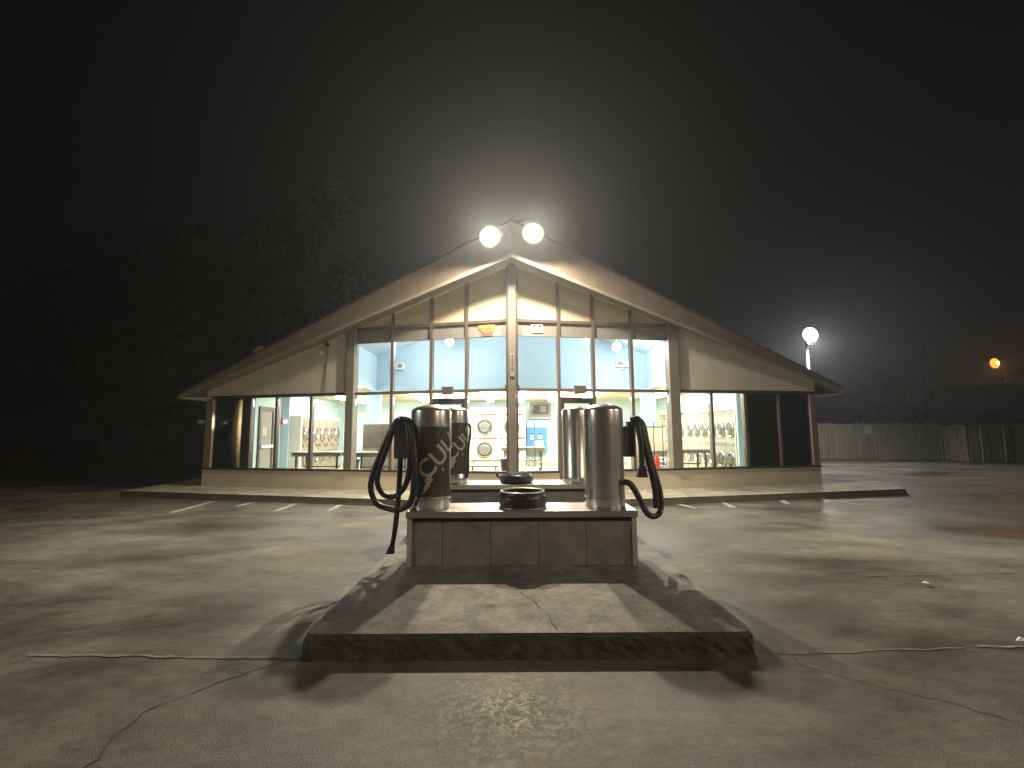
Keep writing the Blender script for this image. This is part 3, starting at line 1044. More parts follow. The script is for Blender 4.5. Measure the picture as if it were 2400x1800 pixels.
# ------------------------------------------------------------------ inside the laundromat
def tube_fixture(x0, y0, x1, y1, z, label, w=0.16):
    t = empty('ceiling_light', (0, 0, 0), 0, label, 'ceiling light', 'fluorescent lights on the low ceilings')
    xm, ym = 0.5 * (x0 + x1), 0.5 * (y0 + y1)
    if x1 - x0 < y1 - y0:
        MB().box(xm - 0.035, y0 + 0.05, z + 0.041, xm + 0.035, y1 - 0.05, z + 0.099).build('tray', M_white, t)
    else:
        MB().box(x0 + 0.05, ym - 0.035, z + 0.041, x1 - 0.05, ym + 0.035, z + 0.099).build('tray', M_white, t)
    MB().box(x0, y0, z - 0.03, x1, y1, z + 0.04).build('diffuser', E_tube, t)


ords = ['leftmost', 'second from left', 'third from left', 'fourth from left', 'fifth from left', 'rightmost']
for k, x in enumerate((-3.0, -1.87, -0.77, 0.33, 1.42, 2.5)):
    tube_fixture(x - 0.10, 14.0, x + 0.10, 16.6, 2.545, 'long glowing strip light running back over the dryers, %s' % ords[k])
tube_fixture(-5.15, 11.95, -3.95 - 0.15, 12.2, 2.545, 'glowing strip light crossing the ceiling beside left front post')
tube_fixture(4.12, 11.95, 5.0, 12.2, 2.545, 'glowing strip light crossing the ceiling beside right front post')
tube_fixture(-5.6, 14.6, -5.4, 16.9, 2.545, 'glowing strip light over the left wall dryers')
tube_fixture(4.6, 13.9, 4.8, 16.2, 2.545, 'glowing strip light over the right wall dryers')
for x, z, lab in ((-1.69, 3.86, 'left'), (2.84, 3.70, 'right')):
    t = empty('globe_lamp', (x, 12.3, z), 0, 'round white globe lamp glowing high in the tall bay, %s one' % lab, 'lamp', 'globe lamps in the tall bay')
    MB().lathe([(0.0, 0.12), (0.06, 0.10), (0.105, 0.05), (0.12, 0.0), (0.105, -0.05), (0.06, -0.10), (0.0, -0.12)], 18).build('globe', E_globe, t)
    MB().tube([(0, 0, 0.115), (0, 0, rz_bot(x) - z)], 0.012, 6).build('stem', M_band, t)
    l = bpy.data.lights.new('globe_light', 'POINT')
    l.energy = 170
    l.color = (0.93, 0.97, 1.0)
    l.shadow_soft_size = 0.12
    o = bpy.data.objects.new('lamp_light', l)
    col.objects.link(o)
    o.parent = t
    o.location = (0, -0.26, -0.1)
# boxes on the bulkhead
for x0, x1, z0, z1, lab in ((-3.50, -3.20, 3.28, 3.47, 'left'), (3.08, 3.46, 3.31, 3.50, 'right')):
    t = empty('wall_unit', (0, 0, 0), 0, 'white box with beige grille on the blue bulkhead at the %s' % lab, 'wall unit', 'white boxes on the blue bulkhead')
    MB().box(x0, 13.47, z0, x1, 13.598, z1).build('case', M_white, t, bevel=0.01)
    xm = x0 + (x1 - x0) * (0.45 if x0 < 0 else 0.12)
    MB().box(xm, 13.455, z0 + 0.05, xm + (x1 - x0) * 0.42, 13.469, z1 - 0.04).build('grille', M_post, t)
    if x0 > 0:
        MB().lathe([(0.0, 0.03), (0.06, 0.03), (0.06, -0.01), (0.03, -0.05), (0.0, -0.06)], 14, (0.5 * (x0 + x1), 13.55, z0 - 0.05)).build('sensor', M_white, t)


def stacked(name, label, w, d, h, group, m_body, m_strip, rd, zc=(0.66, 1.58), ring=M_chrome, parent_rot=0, loc=(0, 0, 0), head=0.12):
    """stacked pair of dryers, front at local y=0 facing -y"""
    t = empty(name, loc, parent_rot, label, 'dryer', group)
    MB().box(-w / 2 + 0.003, 0.0, 0.0, w / 2 - 0.003, d, h).build('cabinet', m_body, t, bevel=0.006)
    for z in zc:
        dr = MB().lathe([(rd, 0.0), (rd, -0.045), (rd * 0.86, -0.055), (rd * 0.80, -0.02)], 24, (0, -0.001, z), 'y').build('door', ring, t)
        MB().lathe([(rd * 0.83, -0.03), (rd * 0.5, -0.045), (0.0, -0.05)], 24, (0, -0.001, z), 'y').build('door_glass', M_doorg, dr)
    for z in (h - head - 0.06, h * 0.5 - 0.02):
        MB().box(-w / 2 + 0.05, -0.012, z, w / 2 - 0.04, -0.001, z + 0.085).build('control_strip', m_strip, t)
        MB().box(-w / 2 + 0.14, -0.02, z + 0.015, -w / 2 + 0.30, -0.0125, z + 0.07).build('coin_slot', M_trim, t)
    return t


ORD = ['first', 'second', 'third', 'fourth', 'fifth', 'sixth', 'seventh', 'eighth', 'ninth', 'tenth']


def row(proto, places, labels):
    out = [proto]
    for k, (loc, rz) in enumerate(places):
        o = proto if k == 0 else copy_tree(proto)
        o.location = loc
        o.rotation_euler = (0, 0, rz)
        o['label'] = labels[k]
        out.append(o)
    return out


# rear row
pb = stacked('stacked_dryer', 'x', 1.02, 0.9, 2.05, 'big cream dryers along the rear wall', M_cream, M_red, 0.31, (0.62, 1.46), head=0.10, ring=M_doorg)
row(pb, [((-1.04, 17.4, 0.15), 0), ((-0.02, 17.4, 0.15), 0), ((-2.06, 17.4, 0.15), 0)],
    ['cream stacked dryer with maroon strips at rear wall left of centre post', 'cream stacked dryer at rear wall partly hidden behind centre post',
     'cream stacked dryer at rear wall, leftmost, behind the wrapped vacuum canisters'])
for x0, x1 in ((-2.60, 0.50),):
    t = MB().box(x0, 17.45, 2.21, x1, 18.4, 2.34).build('dryer_valance', M_cream)
    tag(t, 'cream valance board over the rear wall dryers', 'valance')
# right wall: near six, then four taller
ps = stacked('stacked_dryer', 'x', 0.54, 0.22, 1.78, 'narrow dryers along the right wall', M_inox, M_band, 0.205, (0.52, 1.30), head=0.05)
labs = ['narrow steel stacked dryer in right wall row, nearest the window'] + \
       ['narrow steel stacked dryer, %s from the window in right wall row' % ORD[k] for k in range(1, 10)]
pl_ = [((5.62, 11.90 + 0.545 * k, 0.15), -math.pi / 2) for k in range(6)] + [((5.62, 15.25 + 0.60 * k, 0.15), -math.pi / 2) for k in range(4)]
row(ps, pl_, labs)
cs = MB()
cs.box(5.58, 11.58, 1.94, 5.83, 14.88, 2.08).box(5.58, 11.581, 0.151, 5.83, 11.64, 1.939).box(5.57, 14.88, 0.151, 5.83, 14.97, 2.16)
cs.box(5.58, 14.97, 2.02, 5.83, 17.6, 2.16).box(5.57, 17.6, 0.151, 5.83, 17.68, 2.16)
tag(cs.build('dryer_surround', M_cream), 'pale cream trim framing the dryers set in the right wall', 'trim frame')
# left wall row
pw = stacked('stacked_dryer', 'x', 0.60, 0.34, 1.72, 'dark fronted dryers along the left wall', M_dinox, M_red, 0.21, (0.50, 1.22), head=0.30)
row(pw, [((-6.42, 14.45 + 0.62 * k, 0.15), math.pi / 2) for k in range(5)],
    ['dark fronted stacked dryer in left wall row, beside the white end panel'] +
    ['dark fronted stacked dryer, %s from the white end panel at left' % ORD[k] for k in range(1, 5)])
cp = MB().box(-6.98, 14.07, 0.151, -6.42, 14.13, 1.95)
tag(cp.build('end_panel', M_white), 'tall plain white end panel before the left wall dryers', 'panel')
tag(MB().box(-6.98, 14.131, 1.88, -6.45, 17.2, 1.95).build('shelf_top', M_white), 'white ledge on top of the left wall dryers', 'ledge')

# dark backed washers behind the left post
for k in range(3):
    x = -4.18 + 0.44 * k
    t = empty('washer', (x, 12.95, 0.15), 0, ['dark backed washer just right of left front post', 'dark backed washer, middle of three right of left post',
                                              'dark backed washer half hidden behind the vacuum hose'][k], 'washer', 'dark backed washers in a bank')
    MB().box(0.0, 0.0, 0.0, 0.425, 0.6, 1.52).build('cabinet', M_inox, t, bevel=0.006)
    MB().box(0.02, -0.012, 0.86, 0.405, -0.001, 1.505).build('back_panel', M_darkpanel, t)
    MB().box(0.03, -0.01, 0.10, 0.395, -0.001, 0.72).build('lower_panel', M_band, t)


def table(x0, x1, y0, y1, ztop, label, nlegs=True):
    t = empty('folding_table', (0, 0, 0), 0, label, 'table', 'laundry folding tables')
    MB().box(x0, y0, ztop - 0.03, x1, y1, ztop).build('tabletop', M_table, t, bevel=0.005)
    MB().box(x0 + 0.02, y0 + 0.015, ztop - 0.115, x1 - 0.02, y1 - 0.015, ztop - 0.031).build('apron', M_apron, t)
    for x in (x0 + 0.10, x1 - 0.14):
        for y in (y0 + 0.06, y1 - 0.10):
            MB().box(x, y, 0.152, x + 0.045, y + 0.045, ztop - 0.116).build('leg', M_leg, t)
    MB().box(x0 + 0.15, 0.5 * (y0 + y1), 0.52, x1 - 0.15, 0.5 * (y0 + y1) + 0.03, 0.55).build('stretcher', M_leg, t)
    return t


table(-5.75, -4.45, 12.05, 12.85, 0.93, 'long grey edged folding table behind left wing window')
table(-4.10, -2.60, 11.75, 12.35, 0.93, 'pale folding table in front of the dark backed washers')
table(-0.36, 1.0, 14.2, 15.0, 0.96, 'pale folding table behind the centre post')
table(4.30, 5.25, 12.3, 13.0, 0.94, 'grey folding table before the right wall dryers')
table(3.55, 4.25, 12.7, 13.3, 0.90, 'small pale folding table beside the beige cabinet')

# bench, bin, cart, blue machine, television
t = empty('bench', (0, 0, 0), 0, 'low grey bench in front of the rear dryers', 'bench')
MB().box(-1.14, 12.3, 0.50, -0.36, 12.68, 0.545).build('seat', M_table, t, bevel=0.006)
MB().box(-1.16, 12.70, 0.62, -0.34, 12.73, 0.66).build('back_rail', M_leg, t)
for x in (-1.08, -0.46):
    for y in (12.34, 12.62):
        MB().box(x, y, 0.152, x + 0.03, y + 0.03, 0.499).build('leg', M_leg, t)
    MB().box(x, 12.69, 0.53, x + 0.03, 12.70, 0.64).build('back_post', M_leg, t)
t = empty('trash_bin', (-0.08, 12.2, 0.15), 0, 'black round trash bin behind the foot of centre post', 'bin')
MB().lathe([(0.20, 0.0), (0.23, 0.52), (0.245, 0.55), (0.245, 0.57), (0.22, 0.57), (0.19, 0.05), (0.0, 0.05)], 24).build('drum', M_black, t)
MB().lathe([(0.248, 0.50), (0.255, 0.54), (0.250, 0.58), (0.225, 0.585)], 24).build('liner', M_bag, t)
t = empty('trash_bin', (-4.0, 11.6, 0.15), 0, 'dark maroon bin at the foot of left front post', 'bin')
MB().lathe([(0.15, 0.0), (0.18, 0.58), (0.19, 0.60), (0.17, 0.60), (0.14, 0.04), (0.0, 0.04)], 20).build('drum', M_red, t)
MB().lathe([(0.193, 0.56), (0.20, 0.59), (0.195, 0.61), (0.172, 0.612)], 20).build('liner', M_bag, t)


def wire_cart(x, y, label):
    t = empty('laundry_cart', (x, y, 0.15), 0, label, 'laundry cart')
    b = MB()
    for z in (0.35, 0.46, 0.57):
        b.tube([(-0.25, -0.2, z), (0.25, -0.2, z), (0.25, 0.2, z), (-0.25, 0.2, z), (-0.25, -0.2, z)], 0.008, 5)
    for k in range(6):
        xx = -0.25 + 0.1 * k
        b.tube([(xx, -0.2, 0.57), (xx, -0.2, 0.3), (xx, 0.2, 0.3), (xx, 0.2, 0.57)], 0.006, 5)
    b.build('basket', M_chrome, t)
    MB().tube([(-0.12, 0.2, 0.3), (-0.12, 0.2, 1.52), (0.12, 0.2, 1.52), (0.12, 0.2, 0.3)], 0.012, 6).build('hanger_frame', M_leg, t)
    for xx in (-0.22, 0.22):
        for yy in (-0.17, 0.17):
            MB().tube([(xx, yy, 0.3), (xx, yy, 0.08)], 0.012, 6).build('leg', M_leg, t)
            MB().lathe([(0.0, -0.015), (0.045, -0.015), (0.045, 0.015), (0.0, 0.015)], 12, (xx, yy, 0.046), 'x').build('caster', M_red, t)


wire_cart(0.50, 12.6, 'wire laundry cart with tall hanger frame right of centre post')
wire_cart(3.9, 12.2, 'wire laundry cart near the beige cabinet at right')
t = empty('vending_machine', (0, 0, 0), 0, 'bright blue machine with white labels on the rear wall', 'vending machine')
MB().box(0.56, 18.15, 0.70, 1.34, 18.59, 1.60).build('cabinet', M_bluemach, t, bevel=0.01)
MB().box(1.341, 18.16, 0.66, 1.37, 18.59, 1.59).build('side_cover', M_band, t)
for a, b, c, d, m in ((0.68, 0.90, 1.345, 1.375, M_black), (1.0, 1.22, 1.345, 1.375, M_black), (0.70, 0.84, 1.13, 1.29, M_white),
                      (1.02, 1.16, 1.17, 1.29, M_white), (0.84, 1.22, 0.90, 1.08, M_white)):
    MB().box(a, 18.135, c, b, 18.149, d).build('slot' if m is M_black else 'label_plate', m, t)
t = empty('television', (0, 0, 0), 0, 'dark television on a grey board with white shelf, rear wall', 'television')
MB().box(0.72, 18.50, 1.98, 1.55, 18.59, 2.62).build('back_board', M_band, t)
MB().box(0.85, 18.38, 2.14, 1.42, 18.49, 2.50).build('screen_case', M_black, t, bevel=0.006)
MB().box(1.12, 18.372, 2.19, 1.36, 18.379, 2.45).build('screen_glint', E_screenshine, t)  # bright reflection on the dark screen, built as a glowing patch
MB().box(0.70, 18.30, 1.955, 1.58, 18.59, 1.978).build('shelf', M_white, t)
t = MB().box(1.55, 18.52, 1.38, 1.68, 18.595, 1.56).build('soap_dispenser', M_white, bevel=0.01)
tag(t, 'small white dispenser on rear wall right of blue machine', 'dispenser')

# beige cabinet, red cone with mop
t = empty('utility_cabinet', (0, 0, 0), 0, 'plain beige cabinet as tall as a chest, right of right door', 'cabinet')
MB().box(3.30, 13.05, 0.151, 4.32, 13.40, 1.53).build('carcass', M_gable, t, bevel=0.006)
MB().box(3.28, 13.03, 1.531, 4.34, 13.41, 1.56).build('top', M_apron, t)
t = empty('traffic_cone', (3.72, 12.0, 0.15), 0, 'small red cone standing inside the right window', 'cone')
MB().lathe([(0.115, 0.03), (0.095, 0.2), (0.04, 0.62), (0.03, 0.64), (0.0, 0.64)], 20).build('cone_body', M_cone, t)
MB().box(-0.17, -0.17, 0.0, 0.17, 0.17, 0.03).build('base', M_cone, t, bevel=0.008)
t = empty('mop', (3.70, 12.75, 0.15), 0, 'pale mop handle leaning on the beige cabinet behind the cone', 'mop')
MB().tube([(0, 0, 0.10), (-0.02, 0.24, 1.28)], 0.018, 8).build('handle', M_cream, t)
MB().lathe([(0.13, 0.0), (0.10, 0.06), (0.03, 0.12), (0.0, 0.13)], 14).build('head', M_white, t)

# ------------------------------------------------------------------ vacuum island things
ZS = 0.66


def plinth(x0, x1, y0, y1, zt, label):
    t = empty('block_plinth', (0, 0, 0), 0, label, 'plinth', 'block plinths on the vacuum island')
    z0, z1 = PZ, zt - 0.105
    MB().box(x0 + 0.046, y0 + 0.029, z0, x1 - 0.046, y1 - 0.029, z1 - 0.001).build('mortar_core', M_mortar, t)
    js = [x0 + 0.045, -0.67, -0.215, 0.24, 0.695, x1 - 0.045]
    rnd = random.Random(int(y0 * 100))
    for a, b in zip(js, js[1:]):
        for (yf, s) in ((y0, 1), (y1, -1)):
            o = rnd.uniform(0.0, 0.006)
            ya, yb = sorted((yf + s * (0.02 + o), yf + s * 0.06))
            MB().box(a + 0.004, ya, z0 + 0.002, b - 0.004, yb, z1).build('block', M_block, t, bevel=0.004)
    # end walls, coloured paler than the blocks because light strikes them
    for a, b in ((x0, x0 + 0.044), (x1 - 0.044, x1)):
        MB().box(a, y0 + 0.004, z0 + 0.001, b, y1 - 0.004, z1 + 0.04).build('end_wall', M_side, t, bevel=0.004)
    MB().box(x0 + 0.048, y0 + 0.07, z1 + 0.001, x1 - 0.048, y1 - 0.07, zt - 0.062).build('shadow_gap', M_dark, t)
    MB().box(x0 - 0.012, y0 - 0.012, zt - 0.06, x1 + 0.012, y1 + 0.012, zt).build('cap_slab', M_slab, t, bevel=0.006)
    return t


plinth(-1.005, 1.175, 4.48, 5.00, ZS, 'low block plinth with steel cap, nearer of the two on the island')
plinth(-1.03, 1.20, 6.36, 6.94, 0.70, 'low block plinth with steel cap, farther one nearer the building')


def wrap_map(me, R, zc, a0, m, name, parent, rot=0.0, dx=0.0, dz=0.0):
    """bend a flat mesh round the canister: x runs round, y up"""
    bm = bmesh.new()
    bm.from_mesh(me)
    c, s = math.cos(rot), math.sin(rot)
    for v in bm.verts:
        x, y = v.co.x, v.co.y
        v.co = Vector((c * x - s * y + dx, s * x + c * y + dz, 0))
    xs_ = [v.co.x for v in bm.verts]
    x = min(xs_) + 0.015
    while x < max(xs_):
        bmesh.ops.bisect_plane(bm, geom=bm.verts[:] + bm.edges[:] + bm.faces[:], plane_co=(x, 0, 0), plane_no=(1, 0, 0))
        x += 0.015
    for v in bm.verts:
        a = a0 + v.co.x / R
        v.co = Vector((R * math.sin(a), -R * math.cos(a), zc + v.co.y))
    bmesh.ops.recalc_face_normals(bm, faces=bm.faces[:])
    out = bpy.data.meshes.new(name)
    bm.to_mesh(out)
    bm.free()
    out.materials.append(m)
    o = bpy.data.objects.new(name, out)
    col.objects.link(o)
    o.parent = parent
    return o


def flat_poly(pts):
    me = bpy.data.meshes.new('flat')
    me.from_pydata([(x, y, 0) for x, y in pts], [], [list(range(len(pts)))])
    return me


def canister(loc, h, wrapped, label, r=0.2):
    t = empty('vacuum_canister', loc, 0, label, 'vacuum cleaner', 'coin vacuum canisters on the island')
    k = h / 1.03
    MB().lathe([(r * 0.985, 0.0), (r, 0.012), (r, 0.10 * k), (r * 0.985, 0.105 * k), (r * 0.985, 0.80 * k)], 56).build('body', M_steel, t, sharp=30)
    MB().lathe([(r * 0.99, 0.80 * k + 0.001), (r * 1.012, 0.803 * k), (r * 1.012, 0.955 * k), (r * 1.0, 0.968 * k), (r * 0.93, 0.985 * k),
                (r * 0.75, 1.005 * k), (r * 0.4, 1.024 * k), (0.0, 1.03 * k)], 56).build('lid', M_steel, t, sharp=30)
    if wrapped:
        R = r * 1.002
        w = MB().lathe([(R, 0.125 * k), (R, 0.815 * k)], 56)
        for f in [f for f in w.bm.faces if len(f.verts) > 4]:
            w.bm.faces.remove(f)
        w = w.build('wrap', M_wrap, t)
        R2 = R + 0.0025
        zc = 0.47 * k
        A0 = 0.17
        wrap_map(text_mesh('CUUM', 0.245, 0.0, 0.004, 0.0), R2, zc, A0, M_let, 'lettering', w, rad(45), 0.155, 0.115)
        wrap_map(flat_poly([(-0.035, -0.130), (0.020, -0.125), (0.005, -0.165), (0.028, -0.175), (-0.012, -0.225), (0.000, -0.235), (-0.060, -0.300),
                            (-0.105, -0.335), (-0.062, -0.270), (-0.075, -0.262), (-0.040, -0.210), (-0.062, -0.200)]), R2, zc, A0, M_let, 'bolt_print', w)
        wrap_map(flat_poly([(-0.145, 0.343), (-0.108, 0.343), (-0.116, 0.16), (-0.12, 0.10)]), R2, zc, A0, M_wrapshine, 'painted_shine', w)  # reflection on the wrap, painted as a tapering stripe
        wrap_map(flat_poly([(0.105, -0.070), (0.145, -0.070), (0.122, -0.110)]), R2, zc, A0, M_lime, 'triangle_print', w)
        wrap_map(flat_poly([(0.045, 0.235), (0.055, 0.225), (0.120, 0.343), (0.095, 0.343)]), R2, zc, A0, M_box, 'streak_print', w)
    return t


def cat_rom(P, n=10):
    P = [Vector(p) for p in P]
    Q = [P[0] * 2 - P[1]] + P + [P[-1] * 2 - P[-2]]
    out = []
    for i in range(1, len(Q) - 2):
        a, b, c, d = Q[i - 1:i + 3]
        for k in range(n):
            u = k / n
            out.append(0.5 * ((2 * b) + (c - a) * u + (2 * a - 5 * b + 4 * c - d) * u * u + (3 * b - a - 3 * c + d) * u ** 3))
    out.append(P[-1])
    return out


def RIB(r):
    return lambda u: r * (1 + 0.06 * math.sin(u * 420))


def left_gear(t, k=1.0):
    """hose box, hanger and looped hose on the left of a canister; local coordinates from the canister foot"""
    bx = MB().box(-0.355, -0.10, 0.49, -0.215, 0.06, 0.84).build('hose_box', M_box, t, bevel=0.012)
    MB().box(-0.345, -0.13, 0.80, -0.20, -0.06, 0.845).build('hanger', M_black, bx, bevel=0.008)
    MB().box(-0.214, -0.04, 0.60, -0.19, 0.04, 0.75).build('strap', M_black, bx)
    h = MB()
    # outer loop: over the hanger, out to the left, round and up in front of the canister
    h.tube(cat_rom([(-0.235, -0.02, 0.855), (-0.30, -0.05, 0.885), (-0.375, -0.06, 0.80), (-0.50, -0.06, 0.52), (-0.585, -0.06, 0.24),
                    (-0.53, -0.06, 0.06), (-0.40, -0.08, 0.005), (-0.27, -0.14, 0.005), (-0.16, -0.20, 0.08), (-0.115, -0.235, 0.28),
                    (-0.12, -0.235, 0.55), (-0.16, -0.19, 0.76), (-0.215, -0.10, 0.87), (-0.245, -0.06, 0.86)], 14), RIB(0.029), 10)
    h.tube(cat_rom([(-0.30, -0.02, 0.855), (-0.335, -0.09, 0.86), (-0.40, -0.10, 0.66), (-0.485, -0.09, 0.42), (-0.515, -0.08, 0.26),
                    (-0.45, -0.08, 0.14), (-0.34, -0.10, 0.125), (-0.24, -0.15, 0.20), (-0.18, -0.20, 0.34), (-0.165, -0.225, 0.55),
                    (-0.20, -0.17, 0.78), (-0.23, -0.10, 0.875), (-0.27, -0.05, 0.875)], 14), RIB(0.027), 10)
    h.build('hose', M_hose, t)
    nz = MB().tube(cat_rom([(-0.285, -0.10, 0.50), (-0.29, -0.12, 0.20), (-0.30, -0.14, -0.03), (-0.318, -0.15, -0.22), (-0.34, -0.15, -0.35)]), 0.027, 10, 0.023).build('wand', M_hose, t)
    MB().hexa([(-0.392, -0.18, -0.405), (-0.318, -0.18, -0.405), (-0.318, -0.12, -0.405), (-0.392, -0.12, -0.405),
               (-0.364, -0.172, -0.335), (-0.318, -0.172, -0.335), (-0.318, -0.128, -0.335), (-0.364, -0.128, -0.335)]).build('nozzle', M_black, nz)


def right_gear(t):
    bx = MB().box(0.205, -0.05, 0.49, 0.31, 0.07, 0.80).build('hose_box', M_box, t, bevel=0.012)
    MB().box(0.235, -0.09, 0.79, 0.36, 0.02, 0.845).build('hanger', M_black, bx, bevel=0.008)
    h = MB()
    h.tube(cat_rom([(0.15, -0.15, 0.255), (0.22, -0.17, 0.235), (0.30, -0.17, 0.10), (0.365, -0.16, -0.03), (0.44, -0.14, -0.075),
                    (0.515, -0.12, -0.02), (0.52, -0.10, 0.16), (0.47, -0.09, 0.38), (0.42, -0.08, 0.62), (0.39, -0.07, 0.80), (0.34, -0.05, 0.87), (0.275, -0.03, 0.87)], 14), RIB(0.03), 10)
    h.tube(cat_rom([(0.475, -0.13, 0.0), (0.475, -0.115, 0.15), (0.44, -0.12, 0.36), (0.385, -0.11, 0.62), (0.36, -0.09, 0.80), (0.32, -0.07, 0.865), (0.27, -0.05, 0.86)], 14), RIB(0.032), 10)
    h.build('hose', M_hose, t)
    nz = MB().tube(cat_rom([(0.325, -0.10, 0.84), (0.345, -0.13, 0.62), (0.345, -0.14, 0.40)]), 0.030, 10, 0.027).build('wand', M_hose, t)
    MB().hexa([(0.29, -0.18, 0.30), (0.39, -0.18, 0.30), (0.39, -0.11, 0.30), (0.29, -0.11, 0.30),
               (0.318, -0.17, 0.41), (0.372, -0.17, 0.41), (0.372, -0.115, 0.41), (0.318, -0.115, 0.41)]).build('nozzle', M_black, nz)


c1 = canister((-0.825, 4.72, ZS), 1.03, True, 'nearer canister in dark VACUUM wrap with looped black hose')
left_gear(c1)
c2 = canister((0.925, 4.72, ZS), 1.03, False, 'nearer bare steel canister with black hose on its right')
right_gear(c2)
c3 = canister((-0.835, 6.64, 0.70), 1.08, True, 'farther canister in dark wrap behind the nearer wrapped one')
c4 = canister((0.915, 6.64, 0.70), 1.08, False, 'farther bare steel canister left of the nearer steel one')
MB().box(0.15, -0.10, 0.13, 0.30, 0.05, 0.26).build('hose_box', M_box, c4, bevel=0.01)
mbh = MB().tube(cat_rom([(0.18, -0.10, 0.55), (0.24, -0.14, 0.40), (0.24, -0.16, 0.15), (0.20, -0.2, 0.02), (0.12, -0.22, 0.05)]), 0.03, 10).build('hose', M_hose, c4)
MB().tube(cat_rom([(0.19, -0.05, 0.84), (0.235, -0.08, 0.80), (0.245, -0.10, 0.70), (0.22, -0.10, 0.50), (0.215, -0.10, 0.2), (0.19, -0.10, 0.08)]), 0.018, 8).build('hose', M_hose, c3)
MB().box(-0.34, -0.06, 0.5, -0.21, 0.06, 0.84).build('hose_box', M_box, c3, bevel=0.01)


def bag_bin(loc, r, h, rim, label):
    t = empty('waste_bin', loc, 0, label, 'waste bin', 'bag lined bins on the plinths')
    rnd = random.Random(int(loc[1] * 10))
    n = 48
    mb = MB()
    rings = []
    for i, (rr, z) in enumerate(((0.86, 0.0), (0.97, 0.02), (1.03, 0.25), (1.06, 0.5), (1.10, 0.66), (1.02, 0.80), (0.98, 0.93), (0.95, 1.0), (0.90, 0.97), (0.86, 0.4))):
        ring = []
        for k in range(n):
            a = 2 * math.pi * k / n
            wob = 1 + (0.022 * math.sin(7 * a + i) + 0.018 * math.sin(13 * a - 2 * i) + rnd.uniform(-.012, .012)) * (1 if 1 < i < 7 else 0.2)
            ring.append(mb.bm.verts.new((r * rr * wob * math.cos(a), r * rr * wob * math.sin(a), h * z + (0.012 * math.sin(3 * a + i) if 2 < i < 6 else 0))))
        rings.append(ring)
    for a, b in zip(rings, rings[1:]):
        for k in range(n):
            f = mb.bm.faces.new([a[k], a[(k + 1) % n], b[(k + 1) % n], b[k]])
            f.smooth = True
    mb.bm.faces.new(rings[-1])
    mb.build('bag', M_bag, t)
    if rim:
        MB().tube([(r * 0.965 * math.cos(2 * math.pi * k / 40), r * 0.965 * math.sin(2 * math.pi * k / 40), h * 1.0) for k in range(41)], 0.008, 6, cap=False).build('rim', M_rim, t)
        MB().lathe([(r * 1.0, 0.0), (r * 1.06, 0.0), (r * 1.06, 0.012), (r * 0.9, 0.014)], 40).build('base_ring', M_rim, t)
    else:
        MB().tube(cat_rom([(-r * 0.9, -0.05, h * 0.6), (-r * 1.15, -0.06, h * 0.75), (-r * 1.20, -0.05, h * 1.05), (-r * 1.12, -0.04, h * 1.15)]), 0.016, 6).build('bag_knot', M_bag, t)
    return t


bag_bin((0.098, 4.72, ZS + 0.002), 0.225, 0.155, True, 'open round bin with pale rim and black bag, nearer plinth')
bag_bin((0.052, 6.62, 0.702), 0.225, 0.115, False, 'low round bin slumped under a black bag, farther plinth')

# ------------------------------------------------------------------ fence, poles, lamps, trees, house
def fence(pts, h, label, pale=(), seed=1):
    t = empty('board_fence', (0, 0, 0), 0, label, 'fence')
    rnd = random.Random(seed)
    P = [Vector(p) for p in pts]
    idx = 0
    for a, b in zip(P, P[1:]):
        n = max(1, round((b - a).length / 2.4))
        d = (b - a) / n
        u = d.normalized()
        nn = Vector((u.y, -u.x))
        if nn.y > 0:
            nn = -nn
        for k in range(n):
            s = a + d * k
            mb = MB()
            m = int(d.length / 0.145)
            for j in range(m):
                q0 = s + u * (j * 0.145 + 0.004)
                q1 = s + u * (j * 0.145 + 0.139)
                hh = h + rnd.uniform(-0.04, 0.03)
                o = nn * rnd.uniform(0.0, 0.012)
                e = nn * 0.02
                mb.hexa([(*(q0 + o + e), 0.03), (*(q1 + o + e), 0.03), (*(q1 + o), 0.03), (*(q0 + o), 0.03),
                         (*(q0 + o + e), hh), (*(q1 + o + e), hh), (*(q1 + o), hh), (*(q0 + o), hh)])
            mb.build('board_panel', M_wood, t)
            q = s
            w = 0.06
            MB().box(q.x - w, q.y - w + 0.09, 0, q.x + w, q.y + w + 0.09, h - 0.05).build('fence_post', M_wood, t)
            idx += 1
    for (x, y, wd) in pale:
        MB().box(x - wd / 2, y - 0.05, 0.03, x + wd / 2, y - 0.02, h - 0.03).build('pale_board', M_woodpale, t)
    return t


fence([(2, 25.4), (14.8, 22.5), (19.65, 21.36)], 1.74, 'weathered wooden board fence along the right rear of the lot')
fence([(19.70, 21.2), (19.85, 20.2), (25.5, 18.7), (34, 17.0)], 1.62, 'darker low board fence with two pale boards at far right',
      ((20.25, 20.02, 0.16), (21.05, 19.82, 0.2)), 4)
t = empty('fence_notice', (0, 0, 0), 0, 'small pale notice plate on the wooden fence', 'sign')
MB().box(16.72, 21.93, 1.22, 17.04, 21.95, 1.66).build('plate', M_side, t, bevel=0.006)
MB().box(16.80, 21.92, 1.34, 16.96, 21.928, 1.36).build('print_line', M_band, t)


